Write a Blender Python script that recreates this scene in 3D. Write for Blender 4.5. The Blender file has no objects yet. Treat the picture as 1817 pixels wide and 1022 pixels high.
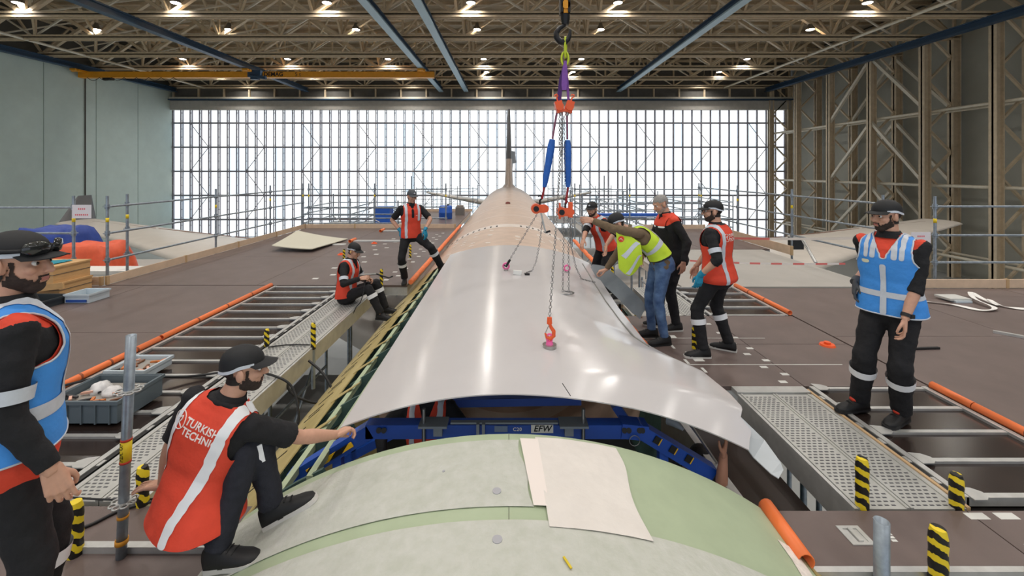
import bpy, bmesh, math, random
from mathutils import Vector, Matrix, Quaternion, noise
random.seed(7)
SC = bpy.context.scene
COL = SC.collection
PI = math.pi

# ---------------------------------------------------------------- camera, world, exposure
F, CX, CY, H = 760.0, 903.0, 302.0, 2.1      # focal length and horizon of the photograph in its 1817 x 1022 frame, eye height over the deck
cam_data = bpy.data.cameras.new('camera')
cam = bpy.data.objects.new('camera', cam_data)
COL.objects.link(cam)
cam.location = (0, 0, H)
cam.rotation_euler = (PI / 2, 0, 0)
cam_data.sensor_width = 36.0
cam_data.lens = 36.0 * F / 1817.0
cam_data.shift_x = (908.5 - CX) / 1817.0
cam_data.shift_y = -(511.0 - CY) / 1817.0
cam_data.clip_end = 400
SC.camera = cam

world = bpy.data.worlds.new('overcast_sky')
SC.world = world
world.use_nodes = True
bg = world.node_tree.nodes['Background']
bg.inputs[0].default_value = (0.80, 0.88, 1.0, 1)
bg.inputs[1].default_value = 0.9
SC.view_settings.view_transform = 'Standard'
SC.view_settings.look = 'None'
SC.view_settings.gamma = 1.0
SC.view_settings.use_curve_mapping = False
SC.view_settings.exposure = 0.0
LAMP_POWER = 190.0
DOOR_GLOW = 1.25


# ---------------------------------------------------------------- helpers
def at(px, py, Y):
    return Vector(((px - CX) / F * Y, Y, H - (py - CY) / F * Y))


def gnd(px, py, z=0.0):
    return at(px, py, F * (H - z) / (py - CY))


def lin(c):
    c = c / 255.0
    return c / 12.92 if c <= 0.04045 else ((c + 0.055) / 1.055) ** 2.4


def rgb(r, g, b):
    return (lin(r), lin(g), lin(b), 1.0)


MATS = {}


def mat(name, col, rough=0.6, metal=0.0, var=0.0, vscale=8.0, bump=0.0, bscale=60.0, emit=0.0, coat=0.0, col2=None, stretch=None, spec=None):
    if name in MATS:
        return MATS[name]
    m = bpy.data.materials.new(name)
    m.use_nodes = True
    nt = m.node_tree
    b = nt.nodes['Principled BSDF']
    c = rgb(*col)
    b.inputs['Base Color'].default_value = c
    b.inputs['Roughness'].default_value = rough
    b.inputs['Metallic'].default_value = metal
    if spec is not None:
        b.inputs['Specular IOR Level'].default_value = spec
    if coat:
        b.inputs['Coat Weight'].default_value = coat
        b.inputs['Coat Roughness'].default_value = 0.08
    if emit:
        b.inputs['Emission Color'].default_value = c
        b.inputs['Emission Strength'].default_value = emit
    if var or bump:
        tc = nt.nodes.new('ShaderNodeTexCoord')
        src = tc.outputs['Object']
        if stretch:
            mp = nt.nodes.new('ShaderNodeMapping')
            mp.inputs['Scale'].default_value = stretch
            nt.links.new(src, mp.inputs[0])
            src = mp.outputs[0]
        if var:
            n = nt.nodes.new('ShaderNodeTexNoise')
            n.inputs['Scale'].default_value = vscale
            n.inputs['Detail'].default_value = 5
            n.inputs['Roughness'].default_value = 0.6
            nt.links.new(src, n.inputs['Vector'])
            r = nt.nodes.new('ShaderNodeValToRGB')
            r.color_ramp.elements[0].position = 0.3
            r.color_ramp.elements[1].position = 0.7
            lo = rgb(*col2) if col2 else tuple(x * (1 - var) for x in c[:3]) + (1,)
            r.color_ramp.elements[0].color = lo
            r.color_ramp.elements[1].color = c if col2 else tuple(min(1, x * (1 + var)) for x in c[:3]) + (1,)
            nt.links.new(n.outputs['Fac'], r.inputs['Fac'])
            nt.links.new(r.outputs['Color'], b.inputs['Base Color'])
        if bump:
            n2 = nt.nodes.new('ShaderNodeTexNoise')
            n2.inputs['Scale'].default_value = bscale
            n2.inputs['Detail'].default_value = 3
            nt.links.new(src, n2.inputs['Vector'])
            bp = nt.nodes.new('ShaderNodeBump')
            bp.inputs['Strength'].default_value = bump
            bp.inputs['Distance'].default_value = 0.02
            nt.links.new(n2.outputs['Fac'], bp.inputs['Height'])
            nt.links.new(bp.outputs['Normal'], b.inputs['Normal'])
    MATS[name] = m
    return m


def stripe_mat(name, c1, c2, freq, direction=(1, 0, 1), rough=0.5, wob=0.0):
    """two-colour hazard stripes running round a post"""
    m = bpy.data.materials.new(name)
    m.use_nodes = True
    nt = m.node_tree
    b = nt.nodes['Principled BSDF']
    b.inputs['Roughness'].default_value = rough
    tc = nt.nodes.new('ShaderNodeTexCoord')
    mp = nt.nodes.new('ShaderNodeVectorMath')
    mp.operation = 'DOT_PRODUCT'
    mp.inputs[1].default_value = direction
    nt.links.new(tc.outputs['Object'], mp.inputs[0])
    ml = nt.nodes.new('ShaderNodeMath')
    ml.operation = 'MULTIPLY'
    ml.inputs[1].default_value = freq
    nt.links.new(mp.outputs['Value'], ml.inputs[0])
    src = ml.outputs[0]
    if wob:
        n = nt.nodes.new('ShaderNodeTexNoise')
        n.inputs['Scale'].default_value = 18
        nt.links.new(tc.outputs['Object'], n.inputs['Vector'])
        ma = nt.nodes.new('ShaderNodeMath')
        ma.operation = 'MULTIPLY_ADD'
        ma.inputs[1].default_value = wob
        nt.links.new(n.outputs['Fac'], ma.inputs[0])
        nt.links.new(src, ma.inputs[2])
        src = ma.outputs[0]
    fr = nt.nodes.new('ShaderNodeMath')
    fr.operation = 'FRACT'
    nt.links.new(src, fr.inputs[0])
    gt = nt.nodes.new('ShaderNodeMath')
    gt.operation = 'GREATER_THAN'
    gt.inputs[1].default_value = 0.5
    nt.links.new(fr.outputs[0], gt.inputs[0])
    mx = nt.nodes.new('ShaderNodeMix')
    mx.data_type = 'RGBA'
    mx.inputs['A'].default_value = rgb(*c1)
    mx.inputs['B'].default_value = rgb(*c2)
    nt.links.new(gt.outputs[0], mx.inputs['Factor'])
    nt.links.new(mx.outputs['Result'], b.inputs['Base Color'])
    MATS[name] = m
    return m


WLOC = {}


def wl(o):
    return WLOC[o.name] if o is not None else Vector((0, 0, 0))


def frame(d, up=Vector((0, 0, 1))):
    d = Vector(d).normalized()
    up = Vector(up)
    if abs(d.dot(up.normalized())) > 0.98:
        up = Vector((0, 1, 0)) if abs(d.y) < 0.9 else Vector((1, 0, 0))
    x = d.cross(up).normalized()
    z = x.cross(d).normalized()
    return x, d, z


class MB:
    def __init__(s):
        s.v, s.f, s.sm, s.mi, s.m = [], [], [], [], 0

    def add(s, vs, fs, smooth=False):
        b = len(s.v)
        s.v.extend(tuple(p) for p in vs)
        s.f.extend(tuple(i + b for i in f) for f in fs)
        s.sm.extend([smooth] * len(fs))
        s.mi.extend([s.m] * len(fs))
        return s

    def hexa(s, p):
        return s.add(p, [(3, 2, 1, 0), (4, 5, 6, 7), (0, 1, 5, 4), (1, 2, 6, 5), (2, 3, 7, 6), (3, 0, 4, 7)])

    def box(s, x0, x1, y0, y1, z0, z1):
        return s.hexa([(x0, y0, z0), (x1, y0, z0), (x1, y1, z0), (x0, y1, z0), (x0, y0, z1), (x1, y0, z1), (x1, y1, z1), (x0, y1, z1)])

    def cbox(s, c, sx, sy, sz, R=None):
        c = Vector(c)
        ps = [Vector((a * sx / 2, b * sy / 2, d * sz / 2)) for d in (-1, 1) for a, b in ((-1, -1), (1, -1), (1, 1), (-1, 1))]
        if R is not None:
            ps = [R @ p for p in ps]
        return s.hexa([c + p for p in ps])

    def bar(s, p, q, w, h, up=(0, 0, 1)):
        p, q = Vector(p), Vector(q)
        x, d, z = frame(q - p, up)
        o = [x * (a * w / 2) + z * (b * h / 2) for a, b in ((-1, -1), (1, -1), (1, 1), (-1, 1))]
        return s.hexa([p + k for k in o] + [q + k for k in o])

    def tube(s, p, q, r, n=8, r2=None, caps=True):
        p, q = Vector(p), Vector(q)
        x, d, z = frame(q - p)
        r2 = r if r2 is None else r2
        vs = []
        for c, rr in ((p, r), (q, r2)):
            for i in range(n):
                a = 2 * PI * i / n
                vs.append(c + x * (math.cos(a) * rr) + z * (math.sin(a) * rr))
        s.add(vs, [(i, (i + 1) % n, n + (i + 1) % n, n + i) for i in range(n)], True)
        if caps:
            s.add(vs, [tuple(range(n - 1, -1, -1)), tuple(range(n, 2 * n))])
        return s

    def pipe(s, p, q, r, t, n=14):
        """open-ended hollow tube"""
        p, q = Vector(p), Vector(q)
        x, d, z = frame(q - p)
        vs = []
        for c, rr in ((p, r), (q, r), (q, r - t), (p, r - t)):
            for i in range(n):
                a = 2 * PI * i / n
                vs.append(c + x * (math.cos(a) * rr) + z * (math.sin(a) * rr))
        fs = []
        for k in range(4):
            for i in range(n):
                j = (i + 1) % n
                a, b = k * n, ((k + 1) % 4) * n
                fs.append((a + i, a + j, b + j, b + i))
        return s.add(vs, fs, True)

    def path(s, pts, r, n=8, closed=False, caps=True):
        pts = [Vector(p) for p in pts]
        m = len(pts)
        rs = r if isinstance(r, (list, tuple)) else [r] * m
        d0 = (pts[1] - pts[0])
        x, _, z = frame(d0)
        rings = []
        prev = None
        for i in range(m):
            if closed:
                t = pts[(i + 1) % m] - pts[i - 1]
            else:
                t = pts[min(i + 1, m - 1)] - pts[max(i - 1, 0)]
            if t.length < 1e-9:
                t = prev if prev else Vector((0, 0, 1))
            t.normalize()
            if prev is not None:
                qn = prev.rotation_difference(t)
                x = qn @ x
                z = qn @ z
            prev = t.copy()
            rings.append([pts[i] + x * (math.cos(2 * PI * k / n) * rs[i]) + z * (math.sin(2 * PI * k / n) * rs[i]) for k in range(n)])
        return s.loft(rings, closed_v=closed, caps=caps and not closed)

    def loft(s, rings, closed_u=True, closed_v=False, caps=False, smooth=True):
        n = len(rings[0])
        vs = [p for r in rings for p in r]
        fs = []
        m = len(rings)
        for k in range(m if closed_v else m - 1):
            a, b = k * n, ((k + 1) % m) * n
            for i in range(n if closed_u else n - 1):
                j = (i + 1) % n
                fs.append((a + i, a + j, b + j, b + i))
        s.add(vs, fs, smooth)
        if caps:
            s.add(rings[0], [tuple(range(n - 1, -1, -1))])
            s.add(rings[-1], [tuple(range(n))])
        return s

    def ball(s, c, rx, ry=None, rz=None, n=12, m=8, R=None):
        ry = rx if ry is None else ry
        rz = rx if rz is None else rz
        c = Vector(c)
        vs = []
        for k in range(m + 1):
            th = PI * k / m
            for i in range(n):
                a = 2 * PI * i / n
                p = Vector((rx * math.sin(th) * math.cos(a), ry * math.sin(th) * math.sin(a), rz * math.cos(th)))
                vs.append(c + (R @ p if R is not None else p))
        fs = []
        for k in range(m):
            for i in range(n):
                j = (i + 1) % n
                fs.append((k * n + i, (k + 1) * n + i, (k + 1) * n + j, k * n + j))
        return s.add(vs, fs, True)

    def capsule(s, p, q, r, r2=None, n=10, m=6):
        """tapered tube with ball ends (for remeshing into one skin)"""
        r2 = r if r2 is None else r2
        s.tube(p, q, r, n, r2)
        s.ball(p, r, n=n, m=m)
        s.ball(q, r2, n=n, m=m)
        return s

    def sheet(s, grid, t, smooth=True):
        """grid[i][j] of points, thickened along the local normal by t"""
        ni, nj = len(grid), len(grid[0])
        g = [[Vector(p) for p in row] for row in grid]
        top, bot = [], []
        for i in range(ni):
            for j in range(nj):
                a = g[min(i + 1, ni - 1)][j] - g[max(i - 1, 0)][j]
                b = g[i][min(j + 1, nj - 1)] - g[i][max(j - 1, 0)]
                nn = a.cross(b)
                nn = nn.normalized() if nn.length > 1e-9 else Vector((0, 0, 1))
                top.append(g[i][j] + nn * (t / 2))
                bot.append(g[i][j] - nn * (t / 2))
        N = ni * nj
        fs = []
        for i in range(ni - 1):
            for j in range(nj - 1):
                a, b, c, d = i * nj + j, (i + 1) * nj + j, (i + 1) * nj + j + 1, i * nj + j + 1
                fs.append((a, b, c, d))
                fs.append((N + d, N + c, N + b, N + a))
        s.add(top + bot, fs, smooth)
        rim = [(0, j) for j in range(nj)] + [(i, nj - 1) for i in range(1, ni)] + [(ni - 1, j) for j in range(nj - 2, -1, -1)] + [(i, 0) for i in range(ni - 2, 0, -1)]
        idx = [i * nj + j for i, j in rim]
        K = len(idx)
        s.add([top[i] for i in idx] + [bot[i] for i in idx], [(k, K + k, K + (k + 1) % K, (k + 1) % K) for k in range(K)])
        return s

    def prism(s, outline, z0, z1, M=None):
        """2-D outline (x, y) extruded from z0 to z1, mapped by M"""
        n = len(outline)
        vs = [Vector((x, y, z0)) for x, y in outline] + [Vector((x, y, z1)) for x, y in outline]
        if M is not None:
            vs = [M @ p for p in vs]
        return s.add(vs, [tuple(range(n - 1, -1, -1)), tuple(range(n, 2 * n))] + [(i, (i + 1) % n, n + (i + 1) % n, n + i) for i in range(n)])

    def mesh(s, name, recenter=True):
        vs = s.v
        org = Vector((0, 0, 0))
        if recenter and vs:
            xs, ys, zs = zip(*vs)
            org = Vector(((min(xs) + max(xs)) / 2, (min(ys) + max(ys)) / 2, min(zs)))
            ox, oy, oz = org
            vs = [(x - ox, y - oy, z - oz) for x, y, z in vs]
        me = bpy.data.meshes.new(name)
        me.from_pydata(vs, [], s.f)
        me.polygons.foreach_set('use_smooth', s.sm)
        me.polygons.foreach_set('material_index', s.mi)
        me.update()
        return me, org

    def build(s, name, m, parent=None, recenter=True):
        me, org = s.mesh(name, recenter)
        for k in (m if isinstance(m, (list, tuple)) else [m]):
            me.materials.append(k)
        return put(name, me, org, parent)


def put(name, me, loc, parent=None, rot=None):
    o = bpy.data.objects.new(name, me)
    COL.objects.link(o)
    loc = Vector(loc)
    if parent is not None:
        o.parent = parent
        o.location = loc - wl(parent)
    else:
        o.location = loc
    if rot is not None:
        o.rotation_euler = rot
    WLOC[o.name] = loc
    return o


def tag(o, label=None, cat=None, group=None, kind=None):
    if label:
        o['label'] = label
    if cat:
        o['category'] = cat
    if group:
        o['group'] = group
    if kind:
        o['kind'] = kind
    return o


def thing(name, label, cat, loc, group=None, kind=None):
    o = put(name, None, loc)
    return tag(o, label, cat, group, kind)


def text_mesh(txt, size, extrude=0.0, bold=0.0, spacing=1.0, align='CENTER', shear=0.0):
    cu = bpy.data.curves.new('lettering', 'FONT')
    cu.body = txt
    cu.size = size
    cu.extrude = extrude
    cu.offset = bold
    cu.space_character = spacing
    cu.align_x = align
    cu.align_y = 'CENTER'
    cu.shear = shear
    cu.resolution_u = 3
    o = bpy.data.objects.new('lettering', cu)
    COL.objects.link(o)
    dg = bpy.context.evaluated_depsgraph_get()
    me = bpy.data.meshes.new_from_object(o.evaluated_get(dg))
    vs = [v.co.copy() for v in me.vertices]
    fs = [tuple(p.vertices) for p in me.polygons]
    bpy.data.objects.remove(o)
    bpy.data.curves.remove(cu)
    bpy.data.meshes.remove(me)
    return vs, fs


def lettering(txt, size, M, m, parent, extrude=0.004, bold=0.0, spacing=1.0, name='lettering', shear=0.0):
    vs, fs = text_mesh(txt, size, extrude, bold, spacing, shear=shear)
    b = MB()
    b.add([M @ v for v in vs], fs)
    return b.build(name, m, parent)


def axes(o, x, y, z):
    M = Matrix.Identity(4)
    for i in range(3):
        M[i][0], M[i][1], M[i][2], M[i][3] = x[i], y[i], z[i], o[i]
    return M


def remesh(mb, voxel, smooth=2, factor=0.5, wrinkle=None):
    """one continuous skin over overlapping shapes; returns (verts, faces)"""
    me, _ = mb.mesh('tmp', False)
    o = bpy.data.objects.new('tmp', me)
    COL.objects.link(o)
    md = o.modifiers.new('r', 'REMESH')
    md.mode = 'VOXEL'
    md.voxel_size = voxel
    if smooth:
        sm = o.modifiers.new('s', 'SMOOTH')
        sm.iterations = smooth
        sm.factor = factor
    dg = bpy.context.evaluated_depsgraph_get()
    m2 = bpy.data.meshes.new_from_object(o.evaluated_get(dg))
    vs = [v.co.copy() for v in m2.vertices]
    ns = [v.normal.copy() for v in m2.vertices]
    fs = [tuple(p.vertices) for p in m2.polygons]
    bpy.data.objects.remove(o)
    bpy.data.meshes.remove(me)
    bpy.data.meshes.remove(m2)
    if wrinkle:
        amp, sc = wrinkle
        vs = [v + n * (amp * (noise.noise(v * sc) + 0.5 * noise.noise(v * (sc * 2.3)))) for v, n in zip(vs, ns)]
    return vs, fs, ns


# ---------------------------------------------------------------- materials
STEEL = mat('painted_truss_steel', (196, 178, 150), 0.55, 0.0, 0.12, 3.0)
STEELW = mat('pale_steel_tube', (208, 200, 182), 0.5, 0.0, 0.1, 3.0)
DECKROOF = mat('roof_deck_sheet', (172, 158, 136), 0.8, 0, 0.15, 0.8)
WALLL = mat('pale_green_grey_cladding', (186, 200, 192), 0.6, 0, 0.05, 0.6)
WALLR = mat('grey_cladding', (168, 168, 158), 0.7, 0, 0.06, 0.6)
JOINT = mat('dark_joint', (88, 86, 80), 0.8)
MULL = mat('door_mullion_grey', (150, 147, 156), 0.5, 0.0, 0.08, 2)
HEADER = mat('door_header_grey', (176, 172, 164), 0.6, 0, 0.1, 1.5)
FASCIA = mat('dark_fascia', (84, 82, 78), 0.7, 0, 0.15, 1.0)
BLUESTEEL = mat('dark_blue_runway', (38, 66, 92), 0.45)
PALEBLUE = mat('pale_blue_runway_face', (150, 176, 190), 0.45)
CRANEY = mat('crane_yellow', (222, 150, 28), 0.45, 0, 0.08, 2)
CONC = mat('hangar_floor_paint', (168, 170, 168), 0.35, 0, 0.08, 0.4)
BLACKP = mat('black_plastic', (22, 22, 24), 0.5)
ALU = mat('aluminium', (196, 196, 194), 0.38, 0.55, 0.1, 9)
GALV = mat('galvanised_tube', (150, 160, 170), 0.42, 0.6, 0.22, 14)
WHITE = mat('white_paint', (232, 232, 228), 0.5)
# ---------------------------------------------------------------- hangar shell
XL, XR, YD, ZF = -47.8, 40.3, 60.9, -7.4
fl = MB().box(-75, 60, -30, 75, ZF - 0.3, ZF).build('floor', CONC)
tag(fl, 'pale grey painted hangar floor far below the decks', 'floor', kind='structure')
cg = MB()
cg.box(-62, 55, -30, 66, 18.2, 18.5)
ce = cg.build('ceiling', DECKROOF)
tag(ce, 'brown profiled roof deck above the trusses', 'ceiling', kind='structure')
g = MB()
for i in range(34):
    y = -29 + i * 2.8
    g.box(-50, 42, y - 0.09, y + 0.09, 17.9, 18.2)
tag(g.build('purlins', STEEL, ce), kind='stuff')

# left wall: cladding panels with open joints
wlft = tag(MB().box(XL - 0.6, XL - 0.15, -30, 62, ZF, 18.2).build('wall_left', JOINT), 'pale green-grey clad hangar wall with dark vertical joints', 'wall', kind='structure')
for k in range(16):
    y1 = 60.4 - k * 5.6 + 5.6 * 0 + 0.4
    MB().box(XL - 0.15, XL, y1 - 5.6 + 0.035, y1 - 0.035, ZF + 0.02, 13.4).build('panel', WALLL, wlft)
ib = MB()
ib.box(XL - 0.01, XL + 0.1, 48.24, 48.33, ZF, 13.3)
ib.build('downpipe', JOINT, wlft)

# right wall: cladding, girts and braces
wr = tag(MB().box(XR + 0.12, XR + 0.5, -30, 62, ZF, 18.2).build('wall_right', JOINT), 'grey clad hangar wall behind the tan laced columns', 'wall', kind='structure')
TY = [60.5 - 5.6 * k for k in range(8)]
for k in range(16):
    y1 = 61.2 - k * 5.6
    MB().box(XR, XR + 0.12, y1 - 5.6 + 0.03, y1 - 0.03, ZF + 0.02, 18.0).build('panel', WALLR, wr)
for z in (7.3, 0.75, -5.2):
    for x, r in ((37.45, 0.13), (39.2, 0.11)):
        MB().tube((x, -20, z), (x, 60.5, z), r, 8).build('girt', STEELW, wr)
for xx in (36.95, 39.4):
    for (ya, yb) in ((43.7, 49.3), (43.7, 38.1)):
        for (zt, zb) in ((13.5, 7.6), (7.0, 1.0), (0.4, -5.0)):
            MB().bar((xx, ya, zt), (xx, yb, zb), 0.26, 0.26).build('brace', STEELW, wr)
GC = 'laced columns along the grey wall'
lab_cols = ['tan laced steel column at the glazed door end', 'tan laced steel column, second from the glazed door', 'tan laced column with braces meeting it from one side, third from the glazed door',
            'tan laced column where the crossed wall braces meet', 'tan laced column, fifth from the glazed door', 'tan laced column, sixth from the glazed door', 'tan laced column, seventh from the glazed door', 'tan laced column, eighth from the glazed door']
for k, y in enumerate(TY[:7]):
    t = thing('laced_column', lab_cols[k], 'column', (38.3, y, ZF), GC)
    for x, w in ((37.0, 0.62), (39.6, 0.7)):
        b = MB()
        b.box(x - w / 2, x - w / 2 + 0.09, y - 0.28, y + 0.28, ZF, 13.9)
        b.box(x + w / 2 - 0.09, x + w / 2, y - 0.28, y + 0.28, ZF, 13.9)
        b.box(x - w / 2, x + w / 2, y - 0.07, y + 0.07, ZF, 13.9)
        b.build('chord', STEEL, t)
    z = ZF + 0.6
    s = 0
    while z < 13.2:
        a, bx_ = (37.25, 39.3) if s % 2 == 0 else (39.3, 37.25)
        MB().bar((a, y, z), (bx_, y, z + 2.1), 0.2, 0.16).build('lacing_bar', STEEL, t)
        z += 2.1
        s += 1

# hangar door with translucent panes
dr = thing('door_1', 'tall glazed hangar door of narrow bright panes in grey steel framing', 'door', (-4.3, YD, ZF), kind='structure')
PANE = bpy.data.materials.new('backlit_translucent_pane')
PANE.use_nodes = True
_nt = PANE.node_tree
_b = _nt.nodes['Principled BSDF']
_b.inputs['Base Color'].default_value = rgb(225, 235, 242)
_b.inputs['Roughness'].default_value = 0.35
_oi = _nt.nodes.new('ShaderNodeObjectInfo')
_rp = _nt.nodes.new('ShaderNodeValToRGB')
_rp.color_ramp.elements[0].color = (0.70, 0.87, 1.0, 1)
_rp.color_ramp.elements[1].color = (0.97, 1.0, 1.0, 1)
_rp.color_ramp.elements[1].position = 0.55
_nt.links.new(_oi.outputs['Random'], _rp.inputs['Fac'])
_nt.links.new(_rp.outputs['Color'], _b.inputs['Emission Color'])
_b.inputs['Emission Strength'].default_value = DOOR_GLOW
DX0, DX1, NC = -47.8, 39.2, 66
DW = (DX1 - DX0) / NC
ZR = [8.79, 5.36, 1.94, -1.48, -4.9]
pm = MB()
pm.box(-DW / 2 + 0.02, DW / 2 - 0.02, -0.02, 0.02, 0.03, 3.42 - 0.03)
pme, _ = pm.mesh('pane', False)
pme.materials.append(PANE)
for r in range(4):
    for c in range(NC):
        put('pane', pme, (DX0 + (c + 0.5) * DW, YD + 0.25, ZR[r + 1]), dr)
st = MB()
for c in range(NC):
    x = DX0 + (c + 0.5) * DW
    st.box(x - DW / 2 + 0.02, x + DW / 2 - 0.02, YD + 0.23, YD + 0.27, ZR[0], 10.62)
    st.box(x - DW / 2 + 0.02, x + DW / 2 - 0.02, YD + 0.23, YD + 0.27, ZF + 0.1, ZR[4])
tag(st.build('edge_panes', PANE, dr), kind='stuff')
mm = MB()
mm.box(-0.13, -0.045, -0.18, 0.0, ZF, 10.7)
mm.box(0.045, 0.13, -0.02, 0.2, ZF, 10.7)
for q_ in range(16):
    mm.box(-0.1, 0.1, -0.1, 0.1, ZF + 0.5 + q_ * 1.14, ZF + 0.56 + q_ * 1.14)
mme, _ = mm.mesh('mullion', False)
mme.materials.append(MULL)
for c in range(NC + 1):
    put('mullion', mme, (DX0 + c * DW, YD, 0), dr)
for z in ZR:
    MB().box(DX0, DX1, YD - 0.16, YD + 0.2, z - 0.11, z + 0.11).build('transom', MULL, dr)
for c in range(2, NC - 2, 6):
    for (za, zb) in ((ZR[0], ZR[1]), (ZR[2], ZR[1]), (ZR[2], ZR[3]), (ZR[4], ZR[3])):
        MB().bar((DX0 + c * DW, YD - 0.22, za), (DX0 + (c + 2) * DW, YD - 0.22, zb), 0.07, 0.07).build('brace', MULL, dr)
MB().box(-48.5, 40, YD - 0.5, YD + 0.6, 10.62, 11.9).build('header', HEADER, dr)
b = MB()
b.box(-48.5, 40, YD - 0.1, YD + 0.6, 11.9, 18.2)
b.build('fascia', FASCIA, dr)
MB().box(-48.5, 40, YD - 0.7, YD - 0.1, 12.15, 12.4).build('track_rail', STEELW, dr)
MB().box(-48.5, 40, YD - 0.9, YD - 0.2, 11.95, 12.12).build('track_rail', BLUESTEEL, dr)
for i in range(25):
    x = -47.5 + i * 3.58
    MB().box(x - 0.1, x + 0.1, YD - 0.35, YD - 0.05, 12.3, 13.9).build('fascia_post', STEEL, dr)

# roof trusses
GT = 'roof trusses'
tl = ['tan roof truss directly above the glazed door', 'tan roof truss, second from the glazed door', 'tan roof truss crossing behind the yellow crane, third from the glazed door', 'tan roof truss, fourth from the glazed door',
      'tan roof truss, fifth from the glazed door', 'tan roof truss, sixth from the glazed door', 'tan roof truss, seventh from the glazed door', 'tan roof truss, eighth from the glazed door']
NX = [-47.6 + i * 5.45 for i in range(17)]
for k, y in enumerate(TY):
    t = thing('roof_truss', tl[k], 'roof truss', (-4, y, 13.6), GT)
    b = MB()
    b.box(XL, XR - 0.3, y - 0.26, y - 0.17, 13.65, 14.1)
    b.box(XL, XR - 0.3, y + 0.17, y + 0.26, 13.65, 14.1)
    b.box(XL, XR - 0.3, y - 0.26, y + 0.26, 13.82, 13.92)
    b.build('bottom_chord', STEEL, t)
    MB().box(XL, XR - 0.3, y - 0.2, y + 0.2, 17.35, 17.7).build('top_chord', STEEL, t)
    for i in range(16):
        xa, xb = NX[i], NX[i + 1]
        if i % 2 == 0:
            MB().bar((xa, y, 13.9), (xb, y, 17.5), 0.3, 0.26).build('diagonal', STEEL, t)
        else:
            MB().bar((xa, y, 17.5), (xb, y, 13.9), 0.3, 0.26).build('diagonal', STEEL, t)
        MB().box(xb - 0.09, xb + 0.09, y - 0.09, y + 0.09, 13.9, 17.5).build('vertical', STEEL, t)
        xm = (xa + xb) / 2
        MB().bar((xm, y - 0.1, 15.7), (xb if i % 2 == 0 else xa, y - 0.1, 13.95), 0.13, 0.13).build('sub_diagonal', STEELW, t)
# bracing that runs along the hangar between the trusses
for i in range(17):
    x = NX[i]
    lab = 'tan lattice bracing line running between the roof trusses under the deck'
    t = thing('roof_bracing', lab, 'bracing', (x, 40, 13.9), 'bracing lines between the trusses')
    for k in range(len(TY) - 1):
        ya, yb = TY[k], TY[k + 1]
        ym = (ya + yb) / 2
        if i % 2 == 0:
            MB().bar((x, ya, 14.0), (x, ym, 17.6), 0.17, 0.17).build('strut', STEEL, t)
            MB().bar((x, yb, 14.0), (x, ym, 17.6), 0.17, 0.17).build('strut', STEEL, t)
        else:
            MB().bar((x, ya, 14.0), (min(x + 5.4, 39), yb, 17.5), 0.14, 0.14).build('strut', STEEL, t)
            MB().bar((x, ya, 17.5), (max(x - 5.4, -47), yb, 14.0), 0.12, 0.12).build('strut', STEELW, t)
    MB().box(x - 0.1, x + 0.1, TY[-1], TY[0], 17.3, 17.5).build('tie', STEEL, t)
for x, lab in ((-43.0, 'long pale tie tube under the trusses beside the pale green-grey wall'), (30.4, 'long pale tie tube under the trusses beside the laced columns')):
    tag(MB().tube((x, TY[-1] - 8, 13.75), (x, TY[0], 13.75), 0.13, 8).build('tie_tube', STEELW), lab, 'tie tube')
# runway beams for the cranes
rl = [(-28.4, 'dark blue crane runway beam carrying the middle of the yellow crane'), (-9.5, 'blue crane runway beam at the free end of the yellow crane'), (-6.0, 'blue crane runway beam just beyond the free end of the yellow crane'),
      (15.4, 'blue crane runway beam between the hoist and the laced columns'), (-46.9, 'dark blue crane runway beam along the top of the pale green-grey wall'), (36.2, 'dark blue crane runway beam along the laced columns')]
for x, lab in rl:
    t = thing('runway_beam', lab, 'crane beam', (x, 40, 13.1), 'crane runway beams')
    b = MB()
    b.box(x - 0.07, x + 0.07, 15, 60.2, 13.2, 13.65)
    b.box(x - 0.24, x + 0.24, 15, 60.2, 13.58, 13.68)
    b.build('web', BLUESTEEL, t)
    MB().box(x - 0.3, x + 0.3, 15, 60.2, 13.08, 13.2).build('bottom_flange', PALEBLUE if abs(x) < 20 else BLUESTEEL, t)
# travelling crane
YC = 47.6
t = thing('overhead_crane', 'long yellow overhead travelling crane girder under the roof', 'crane', (-29, YC, 12.3))
b = MB()
b.box(-47.6, -8.3, YC - 0.3, YC + 0.3, 12.35, 13.0)
b.build('girder', CRANEY, t)
for x in (-46.9, -28.4, -9.5):
    b = MB()
    b.box(x - 0.3, x + 0.3, YC - 1.6, YC + 1.6, 12.85, 13.05)
    for s in (-1.2, 1.2):
        b.tube((x - 0.42, YC + s, 12.9), (x + 0.42, YC + s, 12.9), 0.14, 10)
    b.build('end_carriage', CRANEY, t)
b = MB()
b.box(-28.6, -27.2, YC - 0.75, YC - 0.3, 12.3, 13.05)
b.box(-28.3, -27.5, YC - 0.75, YC - 0.3, 12.05, 12.4)
b.tube((-28.3, YC - 0.7, 12.45), (-26.6, YC - 0.7, 12.2), 0.18, 10)
b.build('trolley', BLUESTEEL, t)
MB().box(-45, -44, YC - 0.2, YC + 0.2, 12.1, 12.35).build('motor', BLACKP, t)
pts = []
for i in range(61):
    x = -46.5 + i * 0.17
    pts.append((x, YC - 0.38, 12.33 - 0.35 * abs(math.sin(i * PI / 8))))
MB().path(pts, 0.03, 5).build('festoon_cable', BLACKP, t)
lettering('DEMAG', 0.62, axes(Vector((-26.0, YC - 0.305, 12.68)), Vector((1, 0, 0)), Vector((0, 0, 1)), Vector((0, -1, 0))), BLACKP, t, 0.004, 0.02)
lettering('5 t', 0.6, axes(Vector((-23.3, YC - 0.305, 12.68)), Vector((1, 0, 0)), Vector((0, 0, 1)), Vector((0, -1, 0))), BLACKP, t, 0.004, 0.0)

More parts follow.
